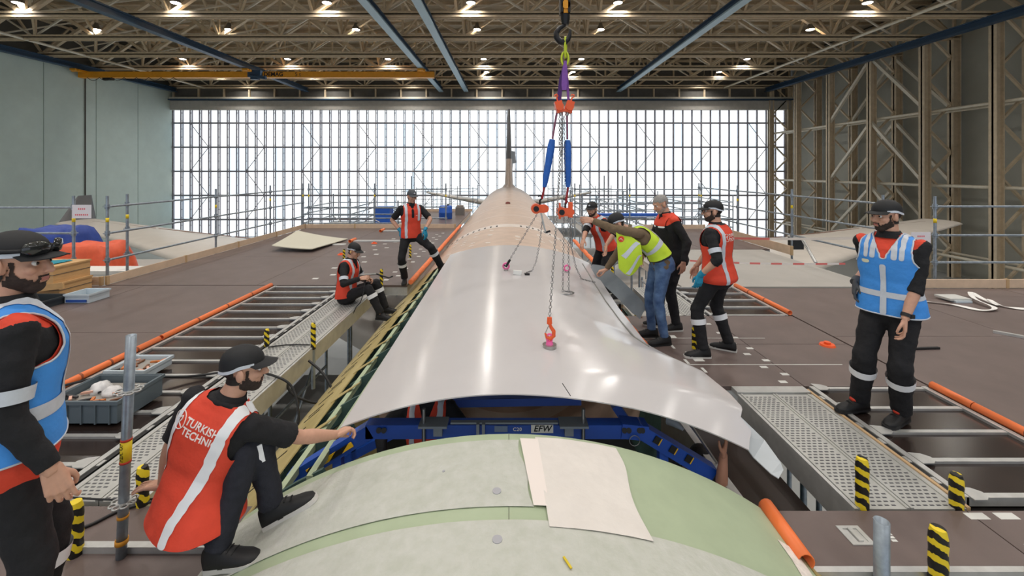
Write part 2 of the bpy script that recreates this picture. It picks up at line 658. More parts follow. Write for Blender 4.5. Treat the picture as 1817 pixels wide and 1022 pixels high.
# high-bay lamps
LENS = mat('lamp_lens', (255, 244, 228), 0.3, emit=14.0)
HOUS = mat('lamp_housing', (120, 112, 100), 0.5, 0.3)
lm = MB()
prof = [(0.05, 0.62), (0.12, 0.6), (0.2, 0.35), (0.34, 0.12), (0.36, 0.0), (0.33, 0.0)]
lm.loft([[(r * math.cos(2 * PI * i / 16), r * math.sin(2 * PI * i / 16), z) for i in range(16)] for r, z in prof])
lme, _ = lm.mesh('housing', False)
lme.materials.append(HOUS)
ln = MB()
ln.loft([[(r * math.cos(2 * PI * i / 16), r * math.sin(2 * PI * i / 16), z) for i in range(16)] for r, z in ((0.34, 0.02), (0.3, -0.03), (0.001, -0.05))])
lne, _ = ln.mesh('lens', False)
lne.materials.append(LENS)
sm_ = MB()
sm_.tube((0, 0, 0.6), (0, 0, 2.9), 0.025, 6)
sme, _ = sm_.mesh('hanger_rod', False)
sme.materials.append(STEEL)
LX = [-36.7, -24.9, -13.6, -2.84, 8.15, 17.4, 26.8]
LY = [58.8, 54.6, 48.2, 38.1, 32.0, 25.9, 19.8, 13.7, 7.6, 1.5, -4.6, -10.7]
ld = bpy.data.lights.new('lamp_light', 'AREA')
ld.shape = 'DISK'
ld.size = 0.6
ld.energy = LAMP_POWER
ld.spread = 140 * PI / 180
ld.color = (1.0, 0.96, 0.91)
for j, y in enumerate(LY):
    for i, x in enumerate(LX):
        if i == 5 and j < 5:
            continue
        t = thing('highbay_lamp', 'round white high-bay lamp hanging among the roof trusses', 'lamp', (x, y, 14.6), 'high-bay lamps under the roof')
        put('housing', lme, (x, y, 14.6), t)
        put('lens', lne, (x, y, 14.6), t)
        put('hanger_rod', sme, (x, y, 14.6), t)
        lo = bpy.data.objects.new('lamp_light', ld)
        COL.objects.link(lo)
        lo.parent = t
        lo.location = (0, 0, -0.08)
# ---------------------------------------------------------------- the aircraft
R0, ZA = 2.82, -2.32           # fuselage radius and height of its axis (crown at z = 0.5)
PRIMER = mat('green_primer', (170, 184, 154), 0.45, 0, 0.06, 5)
YPRIM = mat('yellow_primer_skin', (196, 178, 124), 0.5, 0, 0.25, 4, col2=(160, 142, 88), stretch=(1, 0.3, 1))
BEIGE = mat('beige_fuselage_film', (196, 172, 154), 0.42, 0, 0.10, 3, spec=0.3)
PALESKIN = mat('pale_fuselage_paint', (216, 202, 190), 0.35, 0, 0.05, 3, spec=0.4)
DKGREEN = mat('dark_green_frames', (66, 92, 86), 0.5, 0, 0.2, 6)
DARKIN = mat('interior_shade_black', (26, 30, 30), 0.8, 0, 0.2, 4)  # near-black colour stands in for shade deep inside the fuselage
WINGM = mat('wing_paint', (196, 188, 178), 0.35, 0, 0.06, 1.5)
FINDK = mat('fin_dark_grey', (92, 92, 94), 0.5)
SLOT = mat('slot_black', (16, 16, 16), 0.7)
DASH = mat('white_tape_dash', (240, 236, 230), 0.5)


def interp(tab, x):
    if x <= tab[0][0]:
        return tab[0][1]
    for (a, va), (b_, vb) in zip(tab, tab[1:]):
        if x <= b_:
            f = (x - a) / (b_ - a)
            return va + (vb - va) * f
    return tab[-1][1]


def cyl(phi, y, r=R0):
    return Vector((r * math.sin(phi), y, ZA + r * math.cos(phi)))


def arc_sheet(y0, y1, p0, p1, r, t, ny=2, npx=48):
    return MB().sheet([[cyl(p0 + (p1 - p0) * j / npx, y0 + (y1 - y0) * i / ny, r) for j in range(npx + 1)] for i in range(ny + 1)], t)


D = PI / 180
air = thing('airliner', 'beige wide-body airliner in the dock, its tail fin rising before the glazed door', 'aircraft', (0, 25, ZF))
# forward barrel in green primer, close to the viewer
YN = 2.60
b = arc_sheet(-1.2, YN, -115 * D, 115 * D, R0 - 0.006, 0.012, 6, 90)
fb = b.build('forward_barrel', PRIMER, air)
for yy in (2.5, 2.03 - 0.04, 0.9):
    for sgn in (-1, 1):
        pass
RIV = mat('grey_disc', (170, 170, 176), 0.5)
for (x, y) in ((-0.06, 2.13), (-0.05, 1.85), (-0.35, 2.3)):
    ph = math.asin(x / R0)
    c = cyl(ph, y)
    n = Vector((math.sin(ph), 0, math.cos(ph)))
    MB().tube(c, c + n * 0.008, 0.022 if x > -0.2 else 0.007, 16).build('grommet', RIV, air)
MB().path([cyl(math.asin(0.0), 1.2 + i * 0.14, R0 + 0.0015) for i in range(11)], 0.0018, 5).build('centre_scribe_line', mat('scribe_line', (120, 124, 112), 0.6), air)
# bare yellow strip down the side of the forward barrel
MB().sheet([[cyl(p * D, y, R0 + 0.003) for p in (34.0, 36, 38, 40, 43)] for y in (1.0, 1.6, 2.0, 2.3, YN)], 0.004).build('skin_strip', YPRIM, air)
WSCR = mat('scraped_white_edge', (226, 216, 208), 0.7, 0, 0.2, 20)
MB().sheet([[cyl((30.6 + 0.5 * math.sin(9 * y) + p) * D, y, R0 + 0.004) for p in (0, 1.0, 2.0)] for y in (1.0, 1.3, 1.6, 1.75, 1.9, 2.05, 2.2, 2.32)], 0.003).build('scraped_edge', WSCR, air)

# side skin below the cut-out (yellow primer), lower shell, frames
YB = 8.95
arc_sheet(YN + 0.0, YB, -125 * D, -34 * D, R0 - 0.005, 0.01, 8, 40).build('side_skin', YPRIM, air)
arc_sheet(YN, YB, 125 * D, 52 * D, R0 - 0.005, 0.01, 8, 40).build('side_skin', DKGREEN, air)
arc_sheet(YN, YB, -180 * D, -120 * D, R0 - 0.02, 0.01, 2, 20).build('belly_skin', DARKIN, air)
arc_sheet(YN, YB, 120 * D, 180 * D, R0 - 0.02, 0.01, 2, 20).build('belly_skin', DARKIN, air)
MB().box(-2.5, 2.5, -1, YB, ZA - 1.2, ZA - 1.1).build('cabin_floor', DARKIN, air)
for k in range(13):
    y = YN + 0.12 + k * 0.50
    b = MB()
    for (pa, pb) in ((-75, -25),):
        rows = []
        for j in range(14):
            p = (pa + (pb - pa) * j / 13) * D
            rows.append([cyl(p, y - 0.012, R0 - 0.03), cyl(p, y + 0.012, R0 - 0.03), cyl(p, y + 0.012, R0 - 0.16), cyl(p, y - 0.012, R0 - 0.16)])
        b.loft(rows, caps=True, smooth=False)
        rows = []
        for j in range(14):
            p = (pa + (pb - pa) * j / 13) * D
            rows.append([cyl(p, y - 0.012, R0 - 0.155), cyl(p, y + 0.05, R0 - 0.155), cyl(p, y + 0.05, R0 - 0.165), cyl(p, y - 0.012, R0 - 0.165)])
        b.loft(rows, caps=True, smooth=False)
    b.build('frame_rib', DKGREEN, air)
for p in (-38, -32, -27):
    MB().bar(cyl(p * D, YN + 0.1, R0 - 0.05), cyl(p * D, YB, R0 - 0.05), 0.04, 0.05).build('stringer', mat('pale_green_stringer', (168, 182, 150), 0.5), air)
# small pale clip angles standing at the cut-out edge
for k in range(9):
    y = 3.3 + k * 0.55
    a = cyl(-34.5 * D, y, R0 + 0.004)
    q = cyl(-30 * D, y + 0.16, R0 - 0.02)
    MB().sheet([[a, a + Vector((0, 0.10, 0))], [q, q + Vector((0, 0.03, 0))]], 0.006, False).build('clip_angle', YPRIM, air)
# slots along the yellow strip
y = 3.05
k = 0
while y < 7.3:
    for d_ in ((0, 0.09, 0.3), (0, 0.085)) [k % 2]:
        c0 = cyl(-38.0 * D, y + d_, R0 + 0.002)
        c1 = cyl(-41.6 * D, y + d_ - 0.01, R0 + 0.002)
        MB().bar(c0, c1, 0.022, 0.003, up=cyl(-40 * D, 0, 1) - Vector((0, 0, ZA))).build('slot', SLOT, air)  # black plates on the skin stand in for shaded open slots
    y += (0.52, 0.36)[k % 2]
    k += 1

# rear fuselage: film-covered zone, notched joint band, long tube and tail cone
arc_sheet(YB, 12.1, -180 * D, 180 * D, R0 - 0.006, 0.012, 4, 120).build('film_covered_section', BEIGE, air)
arc_sheet(12.1, 12.75, -180 * D, 180 * D, R0 - 0.002, 0.012, 2, 120).build('joint_band', PALESKIN, air)
arc_sheet(12.75, 40.0, -180 * D, 180 * D, R0 - 0.006, 0.012, 20, 120).build('rear_tube', BEIGE, air)
for y in (15.2, 18.5, 19.4, 24, 29, 34):
    MB().loft([[cyl(2 * PI * i / 90, yy, R0 + 0.004) for i in range(90)] for yy in (y, y + 0.10)]).build('skin_joint', PALESKIN, air)
rows = []
for (yy, r, zc) in ((40, R0, ZA), (42, 2.74, -2.26), (44, 2.55, -2.12), (46, 2.28, -1.92), (48, 1.95, -1.68), (50, 1.58, -1.42), (52, 1.2, -1.16), (54, 0.82, -0.9), (56, 0.42, -0.7), (56.6, 0.05, -0.66)):
    rows.append([(r * math.sin(2 * PI * i / 60), yy, zc + r * math.cos(2 * PI * i / 60)) for i in range(60)])
MB().loft(rows).build('tail_cone', BEIGE, air)
for i in range(27):
    p = (-46 + i * 92 / 26) * D
    if abs(p) < 4 * D:
        continue
    MB().bar(cyl(p, 12.25, R0 + 0.004), cyl(p, 12.48, R0 + 0.004), 0.05, 0.006, up=(math.sin(p), 0, math.cos(p))).build('notch', SLOT, air)
random.seed(3)
for i in range(34):
    p = random.choice((-30, -24, -18, -10, 4, 10, 16, 22, 28)) * D
    yy = 9.1 + random.random() * 2.8
    MB().bar(cyl(p, yy, R0 + 0.003), cyl(p + 0.01, yy + 0.03, R0 + 0.003), 0.16, 0.004, up=(math.sin(p), 0, math.cos(p))).build('tape_dash', DASH, air)
MB().ball((-0.05, 20.5, 0.52), 0.12, 0.12, 0.08).build('beacon', mat('beacon_red', (120, 50, 40), 0.4), air)


# fin, rudder, stabilisers
def airfoil_loft(secs, n=10):
    """secs: (le point, te point, half thickness vector)"""
    rows = []
    for le, te, th in secs:
        le, te, th = Vector(le), Vector(te), Vector(th)
        ring = []
        for s in (1, -1):
            rng = range(n + 1) if s == 1 else range(n - 1, 0, -1)
            for i in rng:
                x = i / n
                w = 2.6 * (0.2969 * math.sqrt(x) - 0.126 * x - 0.3516 * x * x + 0.2843 * x ** 3 - 0.1015 * x ** 4) / 0.26
                ring.append(le.lerp(te, x) + th * (s * w))
        rows.append(ring)
    return MB().loft(rows, caps=True)


airfoil_loft([((0, 40.0, 0.35), (0, 49.5, 0.2), (0.75, 0, 0)), ((0, 40.9, 0.75), (0, 49.5, 0.6), (0.42, 0, 0)), ((0, 44.3, 3.3), (0, 50, 3.3), (0.33, 0, 0))]).build('fin_base', BEIGE, air)
airfoil_loft([((0, 44.3, 3.3), (0, 50, 3.3), (0.32, 0, 0)), ((0, 48.8, 9.1), (0, 51.6, 9.1), (0.14, 0, 0))]).build('fin', FINDK, air)
airfoil_loft([((0, 50.0, 0.6), (0.35, 53, 0.6), (0.2, 0.03, 0)), ((0, 50.0, 2.9), (0.5, 52.6, 2.9), (0.17, 0.03, 0)), ((0.0, 50.3, 3.0), (0.9, 52.9, 3.0), (0.15, 0.03, 0)), ((0.0, 50.6, 4.4), (0.75, 52.6, 4.4), (0.12, 0.02, 0))]).build('rudder', FINDK, air)
for s in (-1, 1):
    airfoil_loft([((s * 1.2, 45.2, -1.75), (s * 1.0, 50.2, -1.6), (0, 0, 0.3)), ((s * 9.7, 50.2, -0.55), (s * 9.7, 52.4, -0.55), (0, 0, 0.1))]).build('stabiliser', WINGM, air)
    airfoil_loft([((s * 2.4, 11.5, -3.6), (s * 2.4, 23.5, -3.4), (0, 0, 0.85)), ((s * 9.5, 16.0, -2.35), (s * 9.5, 24.0, -2.5), (0, 0, 0.45)),
                  ((s * 20.0, 22.2, -1.7), (s * 20.0, 27.0, -1.75), (0, 0, 0.26)), ((s * 29.6, 27.9, -1.42), (s * 29.6, 30.6, -1.35), (0, 0, 0.12))], 14).build('wing', WINGM, air)
    if s < 0:
      airfoil_loft([((s * 29.5, 28.0, -1.4), (s * 29.5, 30.6, -1.35), (0.1, 0, 0)), ((s * 30.3, 30.1, 0.3), (s * 30.3, 31.1, 0.3), (0.05, 0, 0))]).build('winglet', FINDK if s < 0 else WINGM, air)
    for x0, x1 in ((10, 16), (16.3, 22), (22.3, 28)):
        f0, f1 = (x0 - 9.5) / 20.1, (x1 - 9.5) / 20.1
        a = Vector((s * x0, 23.0 + 6.3 * f0, -2.03 + 0.75 * f0))
        c = Vector((s * x1, 23.0 + 6.3 * f1, -2.03 + 0.75 * f1))
        MB().bar(a, c, 0.08, 0.03).build('spoiler_joint', mat('joint_brown', (130, 96, 80), 0.6), air)


def leg_foot(x, y):
    """height on which a scaffold leg at (x, y) stands: the hangar floor, or the wing where it lies below"""
    ax = abs(x)
    le = interp([(2.4, 11.5), (9.5, 16.0), (20.0, 22.2), (29.6, 27.9)], ax)
    te = interp([(2.4, 23.5), (9.5, 24.0), (20.0, 27.0), (29.6, 30.6)], ax)
    if 2.4 < ax < 29.6 and le - 0.1 < y < te + 0.1:
        c = (y - le) / (te - le)
        return interp([(2.4, -3.5), (9.5, -2.42), (20.0, -1.72), (29.6, -1.38)], ax) + interp([(2.4, 0.85), (9.5, 0.45), (20.0, 0.26), (29.6, 0.12)], ax) * (1 - (2 * c - 0.7) ** 2 * 0.5)
    return ZF


# protective films lying on the forward barrel
FILM = mat('grey_protective_film', (198, 199, 192), 0.55, 0, 0.07, 14, bump=0.25, bscale=30, col2=(184, 187, 176))
FILM2 = mat('white_protective_sheet', (222, 216, 210), 0.6, 0, 0.04, 8, bump=0.3, bscale=14)


def film(fx0, fx1, y0, y1, off, wr, ny=30, nx=50, seed=0.0):
    gr = []
    for i in range(ny + 1):
        y = y0 + (y1 - y0) * i / ny
        x0, x1 = fx0(y), fx1(y)
        row = []
        for j in range(nx + 1):
            x = x0 + (x1 - x0) * j / nx
            w = wr * (0.5 + 0.5 * noise.noise(Vector((x * 3 + seed, y * 7, x * 4)))) + 0.4 * wr * abs(noise.noise(Vector((x * 11 + y * 6, y * 4, seed))))
            row.append(cyl(math.asin(x / R0), y, R0 + off + w))
        gr.append(row)
    return MB().sheet(gr, 0.0015)


tag(film(lambda y: -1.66, lambda y: 0.11 + 0.13 * (2.1 - y) + 0.01 * math.sin(20 * y), 2.035, 2.535, 0.003, 0.002).build('protective_film', FILM),
    'large grey translucent film taped over the green barrel beside the white sheet', 'protective film')
tag(film(lambda y: -1.7, lambda y: 1.25 + 0.03 * math.sin(9 * y), 0.6, 1.955, 0.003, 0.003, 40, 60).build('protective_film', FILM),
    'grey translucent film covering the barrel crown below the bare green band', 'protective film')
tag(film(lambda y: 0.17 - 0.04 * (y - 2.2), lambda y: 0.635 + 0.015 * math.sin(11 * y), 1.92, 2.56, 0.007, 0.007, 40, 40, 4.0).build('protective_sheet', FILM2),
    'wrinkled white sheet lying over the green barrel crown', 'protective sheet')
tag(film(lambda y: 0.11 + 0.10 * (2.1 - y), lambda y: 0.185 - 0.04 * (y - 2.2), 2.035, 2.54, 0.011, 0.001, 10, 6).build('tape_strip', mat('white_tape', (236, 226, 220), 0.5)),
    'broad white tape strip joining the grey film and the white sheet', 'tape')
tag(MB().bar(cyl(math.asin(0.25 / R0), 1.72, R0 + 0.012), cyl(math.asin(0.225 / R0), 1.77, R0 + 0.012), 0.009, 0.004).build('tape_scrap', mat('yellow_scrap', (216, 190, 40), 0.5)),
    'tiny yellow tape scrap on the grey film', 'tape')

# ---------------------------------------------------------------- the lifted crown panel
PANELW = mat('white_gloss_panel', (200, 197, 198), 0.17, 0, 0.02, 2.5, spec=0.5)


def drop(x):
    return R0 - math.sqrt(R0 * R0 - x * x)


KR = [(2.76, 0.78), (3.1, 0.53), (3.7, 0.65), (4.2, 1.05), (5.0, 1.05), (6.65, 0.95)]
XRT = [(2.76, 1.545), (2.85, 1.60), (2.93, 1.66), (3.0, 1.62), (3.1, 1.69), (3.35, 1.72), (3.7, 1.66), (3.95, 1.49), (4.2, 1.35), (5.0, 1.28), (6.65, 1.25)]
ZCT = [(2.76, 0.655), (2.9, 0.664), (6.6, 0.925), (6.8, 0.935)]


def panel_pt(x, y):
    k = interp(KR, y) if x > 0 else 1.0
    f = min(1, abs(x) / 0.8)
    k = 1 + (k - 1) * f
    return Vector((x, y, interp(ZCT, y) - k * drop(x)))


gr = []
NY, NXp = 80, 56
for i in range(NY + 1):
    f = i / NY
    y = 2.76 + (6.68 - 2.76) * f ** 1.2
    xl = -1.085 + 0.175 * (y - 2.76) / 3.92
    xr = interp(XRT, y)
    gr.append([panel_pt(xl + (xr - xl) * j / NXp, y) for j in range(NXp + 1)])
pn = thing('crown_panel', 'large glossy white fuselage crown panel being lifted on chains', 'fuselage panel', (0, 5.5, 0.3))
MB().sheet(gr, 0.008).build('skin', PANELW, pn)
GREY = mat('grey_seam', (120, 120, 118), 0.5)
MB().path([panel_pt(xx_, y) + Vector((0, 0, 0.006)) for xx_, y in ((1.10, 6.4), (1.11, 5.6), (1.13, 5.0), (1.17, 4.5), (1.22, 4.15), (1.27, 3.9))], 0.009, 6).build('seam', GREY, pn)
MB().path([panel_pt(0.40 - 0.012 * i, 2.78 + 0.045 * i) + Vector((0, 0, 0.004)) for i in range(4)], 0.003, 6).build('slit', SLOT, pn)
TABG = mat('grey_tab', (186, 192, 196), 0.35, 0, 0.04, 5)
MB().sheet([[panel_pt(1.55, 2.86) + Vector((-0.02, 0.0, -0.012)), panel_pt(1.66, 3.04) + Vector((-0.02, 0, -0.012))], [Vector((1.60, 2.80, 0.22)), Vector((1.76, 2.95, 0.24))], [Vector((1.665, 2.72, 0.17)), Vector((1.775, 2.80, 0.19))], [Vector((1.70, 2.70, 0.155)), Vector((1.77, 2.765, 0.165))]], 0.006, False).build('corner_tab', TABG, pn)
# long grey plate hanging at the panel's edge
BLADE = mat('grey_blade', (140, 146, 150), 0.4, 0.2, 0.08, 5)
gb = []
for i in range(17):
    f = i / 16
    c = at(1050 + 92 * f, 472 + 84 * f ** 1.15, 6.0 - 0.35 * f)
    w = 0.085 * min(1, 0.25 + 4 * f) * (1 if f < 0.9 else 0.85)
    gb.append([c + Vector((-w * 0.75, -w * 0.2, -w)), c + Vector((0, 0.01, 0.01)), c + Vector((w * 0.75, w * 0.2, w))])
tag(MB().sheet(gb, 0.008).build('edge_plate', BLADE), 'long curved grey metal plate sloping away under the leaning man', 'metal plate')
# ---------------------------------------------------------------- docking decks
BROWN = mat('brown_deck_board', (104, 90, 86), 0.42, 0, 0.14, 2.2, bump=0.05, bscale=160)
BOARD = mat('dark_bay_board', (46, 37, 34), 0.2, 0, 0.2, 6)
GREYD = mat('grey_deck_sheet', (166, 162, 156), 0.5, 0, 0.08, 1.2)
TOE = mat('tan_toe_board', (216, 190, 164), 0.6, 0, 0.08, 5)
ORANGE = mat('orange_pipe', (240, 122, 62), 0.45)
PLY = mat('plywood_edge', (196, 164, 124), 0.6)
HAZ = stripe_mat('hazard_wrap', (236, 208, 40), (24, 22, 20), 13.0, (0.75, 0.4, 1.0), 0.45, 0.9)
GRATE = mat('perforated_deck', (182, 182, 178), 0.45, 0.3, 0.06, 10)
HOLE = mat('deck_hole', (84, 84, 88), 0.6)


def deck(name, label, x0, x1, y0, y1, nx, ny, m=BROWN, z=0.0, legs=True, th=0.04, group='plywood decks of the dock'):
    t = thing(name, label, 'platform', ((x0 + x1) / 2, (y0 + y1) / 2, ZF if legs else z - 0.2), group)
    dx, dy = (x1 - x0) / nx, (y1 - y0) / ny
    for i in range(nx):
        for j in range(ny):
            g = 0.004
            MB().box(x0 + i * dx + g, x0 + (i + 1) * dx - g, y0 + j * dy + g, y0 + (j + 1) * dy - g, z - th, z).build('deck_board', m, t)
    b = MB()
    b.box(x0, x1, y0 + 0.005, y0 + 0.05, z - 0.19, z - th - 0.002)
    b.box(x0, x1, y1 - 0.05, y1 - 0.005, z - 0.19, z - th - 0.002)
    b.box(x0 + 0.005, x0 + 0.05, y0 + 0.05, y1 - 0.05, z - 0.19, z - th - 0.002)
    b.box(x1 - 0.05, x1 - 0.005, y0 + 0.05, y1 - 0.05, z - 0.19, z - th - 0.002)
    b.build('edge_frame', ALU, t)
    if legs:
        for x in (x0 + 0.1, x1 - 0.1):
            if abs(x) < 2.93:                      # keep clear of the fuselage side
                x = math.copysign(2.93, x)
                if not x0 < x < x1:
                    continue
            for y in (y0 + 0.1, y1 - 0.1):
                MB().tube((x, y, leg_foot(x, y)), (x, y, z - 0.19), 0.03, 8).build('standard', GALV, t)
    return t


deck('work_deck', 'wide brown plywood deck beside the man in the red-shouldered blue vest and goggles', -11.2, -4.33, 1.0, 7.80, 3, 3)
deck('work_deck', 'grey-brown plywood deck on which the curved pale skin panel lies', -7.36, -1.86, 7.83, 15.5, 2, 3)
deck('work_deck', 'narrow brown deck at the far end beside the fuselage, behind the tan toe board', -4.2, -1.95, 15.55, 22.0, 1, 2)
dn = deck('work_deck', 'brown deck the crouching man rests his hand on', -4.3, -1.52, 1.0, 2.68, 2, 1)
deck('work_deck', 'brown deck under the feet of the man in jeans and the men behind him', 1.66, 4.08, 4.16, 6.18, 2, 2)
deck('work_deck', 'wide brown deck where the round orange cap lies', 4.10, 11.0, 1.0, 7.62, 3, 3)
df = deck('work_deck', 'brown deck with the sunk metal handle plate', 1.56, 4.08, 2.27, 2.645, 2, 1, legs=False)
deck('work_deck', 'brown deck between the grey ramp sheet and the far toe board', 3.4, 6.95, 11.4, 15.3, 2, 2)
deck('ramp_deck', 'broad pale grey sheet deck behind the bay of rungs', 3.12, 6.7, 7.72, 11.35, 1, 1, GREYD)
deck('lower_deck', 'dark sunken deck between the lifted panel corner and the perforated walkway', 1.50, 2.13, 2.66, 4.10, 1, 1, BOARD, -0.30, legs=False, group='sunken decks')
deck('lower_deck', 'sunken pale deck under the scaffold beside the long grey plate', 2.42, 3.08, 7.75, 9.7, 1, 2, GREYD, -0.75, legs=True, group='sunken decks')
deck('lower_deck', 'sunken grey deck seen through the gap beside the perforated walkway', -4.30, -3.35, 2.8, 9.0, 1, 3, mat('low_deck_grey', (150, 150, 146), 0.6), -2.2, legs=True, group='sunken decks')  # lowest deck in its own even grey

# white labels along board edges and on deck joints
LBL = mat('white_label', (214, 214, 210), 0.5)
random.seed(11)


def labels(t, pts, sx, sy, z=0.0):
    for (x, y) in pts:
        MB().box(x - sx / 2, x + sx / 2, y - sy / 2, y + sy / 2, z, z + 0.0015).build('label_sticker', LBL, t)


dk = {o['label']: o for o in COL.objects if o.get('category') == 'platform'}
dE = [o for l, o in dk.items() if 'man in jeans' in l][0]
dR = [o for l, o in dk.items() if 'curved pale' in l][0]
dLow = [o for l, o in dk.items() if 'lifted panel corner' in l][0]
labels(dE, [(2.72 + 0.12 * (i % 2), 4.25 + 0.16 * i) for i in range(11)], 0.075, 0.05)
labels(dE, [(1.95 + 0.1 * (i % 2), 4.3 + 0.2 * i) for i in range(5)], 0.03, 0.11)
labels(dE, [(2.05, 5.4), (2.1, 4.75), (1.95, 5.75)], 0.11, 0.09)
MB().box(1.67, 3.6, 4.62, 4.632, 0, 0.0015).build('seam_tape', LBL, dE)
MB().box(1.67, 3.2, 5.35, 5.36, 0, 0.0015).build('seam_tape', LBL, dE)
labels(dR, [(-3.75 + 0.22 * (i % 3), 8.3 + 0.3 * i) for i in range(18)], 0.11, 0.09)
labels(dR, [(-2.35 + 0.15 * (i % 2), 8.2 + 0.32 * i) for i in range(20)], 0.09, 0.08)
for i in range(4):
    for q in (0, 0.035):
        MB().box(1.515, 1.57, 2.80 + i * 0.17 + q, 2.825 + i * 0.17 + q, -0.3, -0.298).build('label_sticker', LBL, dLow)
# sunk handle plate and stickers on the deck in front
b = MB()
hx, hy = 1.99, 2.46
for (x0, x1, y0, y1) in ((-0.065, 0.065, 0.045, 0.065), (-0.065, 0.065, -0.065, -0.045), (-0.065, -0.04, -0.045, 0.045), (0.04, 0.065, -0.045, 0.045)):
    b.box(hx + x0, hx + x1, hy + y0, hy + y1, 0.0, 0.006)
b.box(hx - 0.012, hx + 0.012, hy - 0.045, hy + 0.045, 0.004, 0.012)
b.box(hx - 0.04, hx + 0.04, hy - 0.045, hy + 0.045, 0.0, 0.001)
b.build('handle_plate', ALU, df)
for i in range(8):
    MB().box(2.17 - 0.0 + 0.004 * i, 2.20 + 0.004 * i, 2.42 + i * 0.022, 2.435 + i * 0.022, 0.0, 0.0015).build('label_sticker', LBL, df)
labels(df, [(2.84, 2.6), (3.02, 2.6), (2.95, 2.38)], 0.12, 0.05)
labels(df, [(1.60, 2.60), (1.60, 2.45), (1.60, 2.31)], 0.012, 0.012)
MB().box(1.56, 4.08, 2.235, 2.268, -0.06, 0.004).build('nosing', ALU, df)
# sunk plate beside the crouching man's hand
b = MB()
for (x0, x1, y0, y1) in ((-0.06, 0.06, 0.04, 0.055), (-0.06, 0.06, -0.055, -0.04), (-0.06, -0.04, -0.04, 0.04), (0.04, 0.06, -0.04, 0.04)):
    b.box(-1.93 + x0, -1.93 + x1, 2.5 + y0, 2.5 + y1, 0.0, 0.005)
b.build('handle_plate', ALU, dn)
labels(dn, [(-2.02, 2.53 + 0.02 * i) for i in range(4)], 0.05, 0.012)
tag(MB().box(-2.85, -1.55, 2.345, 2.385, 0.0, 0.035).build('edge_rail', ALU), 'low aluminium rail crossing the deck in front of the crouching man', 'rail')

# near grating below the front deck on both sides
def grating(label, x0, x1, y0, y1, z, cell=0.05):
    t = thing('grating', label, 'grating', ((x0 + x1) / 2, (y0 + y1) / 2, z - 0.03), 'gratings at the deck edges')
    b = MB()
    nx = int((x1 - x0) / cell)
    ny = int((y1 - y0) / cell)
    for i in range(nx + 1):
        b.box(x0 + i * cell - 0.006, x0 + i * cell + 0.006, y0, y1, z - 0.03, z)
    for j in range(ny + 1):
        b.box(x0, x1, y0 + j * cell - 0.006, y0 + j * cell + 0.006, z - 0.03, z - 0.002)
    tag(b.build('bars', ALU, t), kind='stuff')
    fr_ = MB().box(x0, x1, y0 - 0.03, y0 - 0.008, z - 0.05, z + 0.005)
    fr_.build('frame', ALU, t)


grating('aluminium grating beneath the edge of the deck with the sunk handle', 1.7, 3.9, 1.7, 2.2, -0.09)


# bays of dark boards between aluminium rungs
def bay(label, x0, x1, y0, y1, inner):
    t = thing('rung_bay', label, 'deck bay', ((x0 + x1) / 2, (y0 + y1) / 2, -0.25), 'dark sliding bays with rungs')
    n = round((y1 - y0) / 0.335)
    p = (y1 - y0) / n
    bm_, _ = MB().box(x0 + 0.04, x1 - 0.04, 0.016, p - 0.016, -0.045, -0.012).mesh('bay_board', False)
    bm_.materials.append(BOARD)
    rm_, _ = MB().box(x0 + 0.03, x1 - 0.03, -0.02, 0.02, -0.05, 0.006).mesh('rung', False)
    rm_.materials.append(ALU)
    xe = x1 if inner > 0 else x0
    s = -inner
    km, _ = MB().prism([(xe + s * 0.05, -0.05), (xe + s * 0.05, 0.07), (xe + s * 0.13, 0.055), (xe + s * 0.17, 0.02), (xe + s * 0.17, -0.02), (xe + s * 0.13, -0.05)], 0.006, 0.014).mesh('bracket', False)
    km.materials.append(ALU)
    for j in range(n):
        put('bay_board', bm_, (0, y0 + j * p, 0), t)
    for j in range(n + 1):
        put('rung', rm_, (0, y0 + j * p, 0), t)
        put('bracket', km, (0, y0 + j * p, 0), t)
    MB().box(x0, x0 + 0.045, y0 - 0.02, y1 + 0.02, -0.07, 0.012).build('side_rail', ALU, t)
    MB().box(x1 - 0.045, x1, y0 - 0.02, y1 + 0.02, -0.07, 0.012).build('side_rail', ALU, t)
    b = MB()
    xs = xe + inner * 0.018
    b.box(xs - 0.016, xs + 0.016, y0, y1, -0.03, 0.004)
    b.build('track', BLACKP, t)
    y = y0 + 0.1
    while y < y1:
        MB().box(xs - 0.012, xs + 0.012, y, y + 0.06, 0.004, 0.01).build('track_clip', ALU, t)
        y += 0.21
    MB().box(x0, x1, y0, y1, -0.25, -0.08).build('under_box', mat('dark_under_board', (40, 36, 34), 0.8), t)  # box below the boards in one even dark colour


bay('long dark bay of aluminium rungs edged by orange pipe, beside the crouching man', -4.24, -2.93, 2.72, 7.72, 1)
bay('short dark bay of aluminium rungs on which the bearded blue-vested man stands', 2.90, 4.03, 2.76, 4.12, -1)
bay('dark bay of aluminium rungs between the red-vested men and the grey ramp sheet', 2.90, 4.03, 6.2, 7.68, -1)


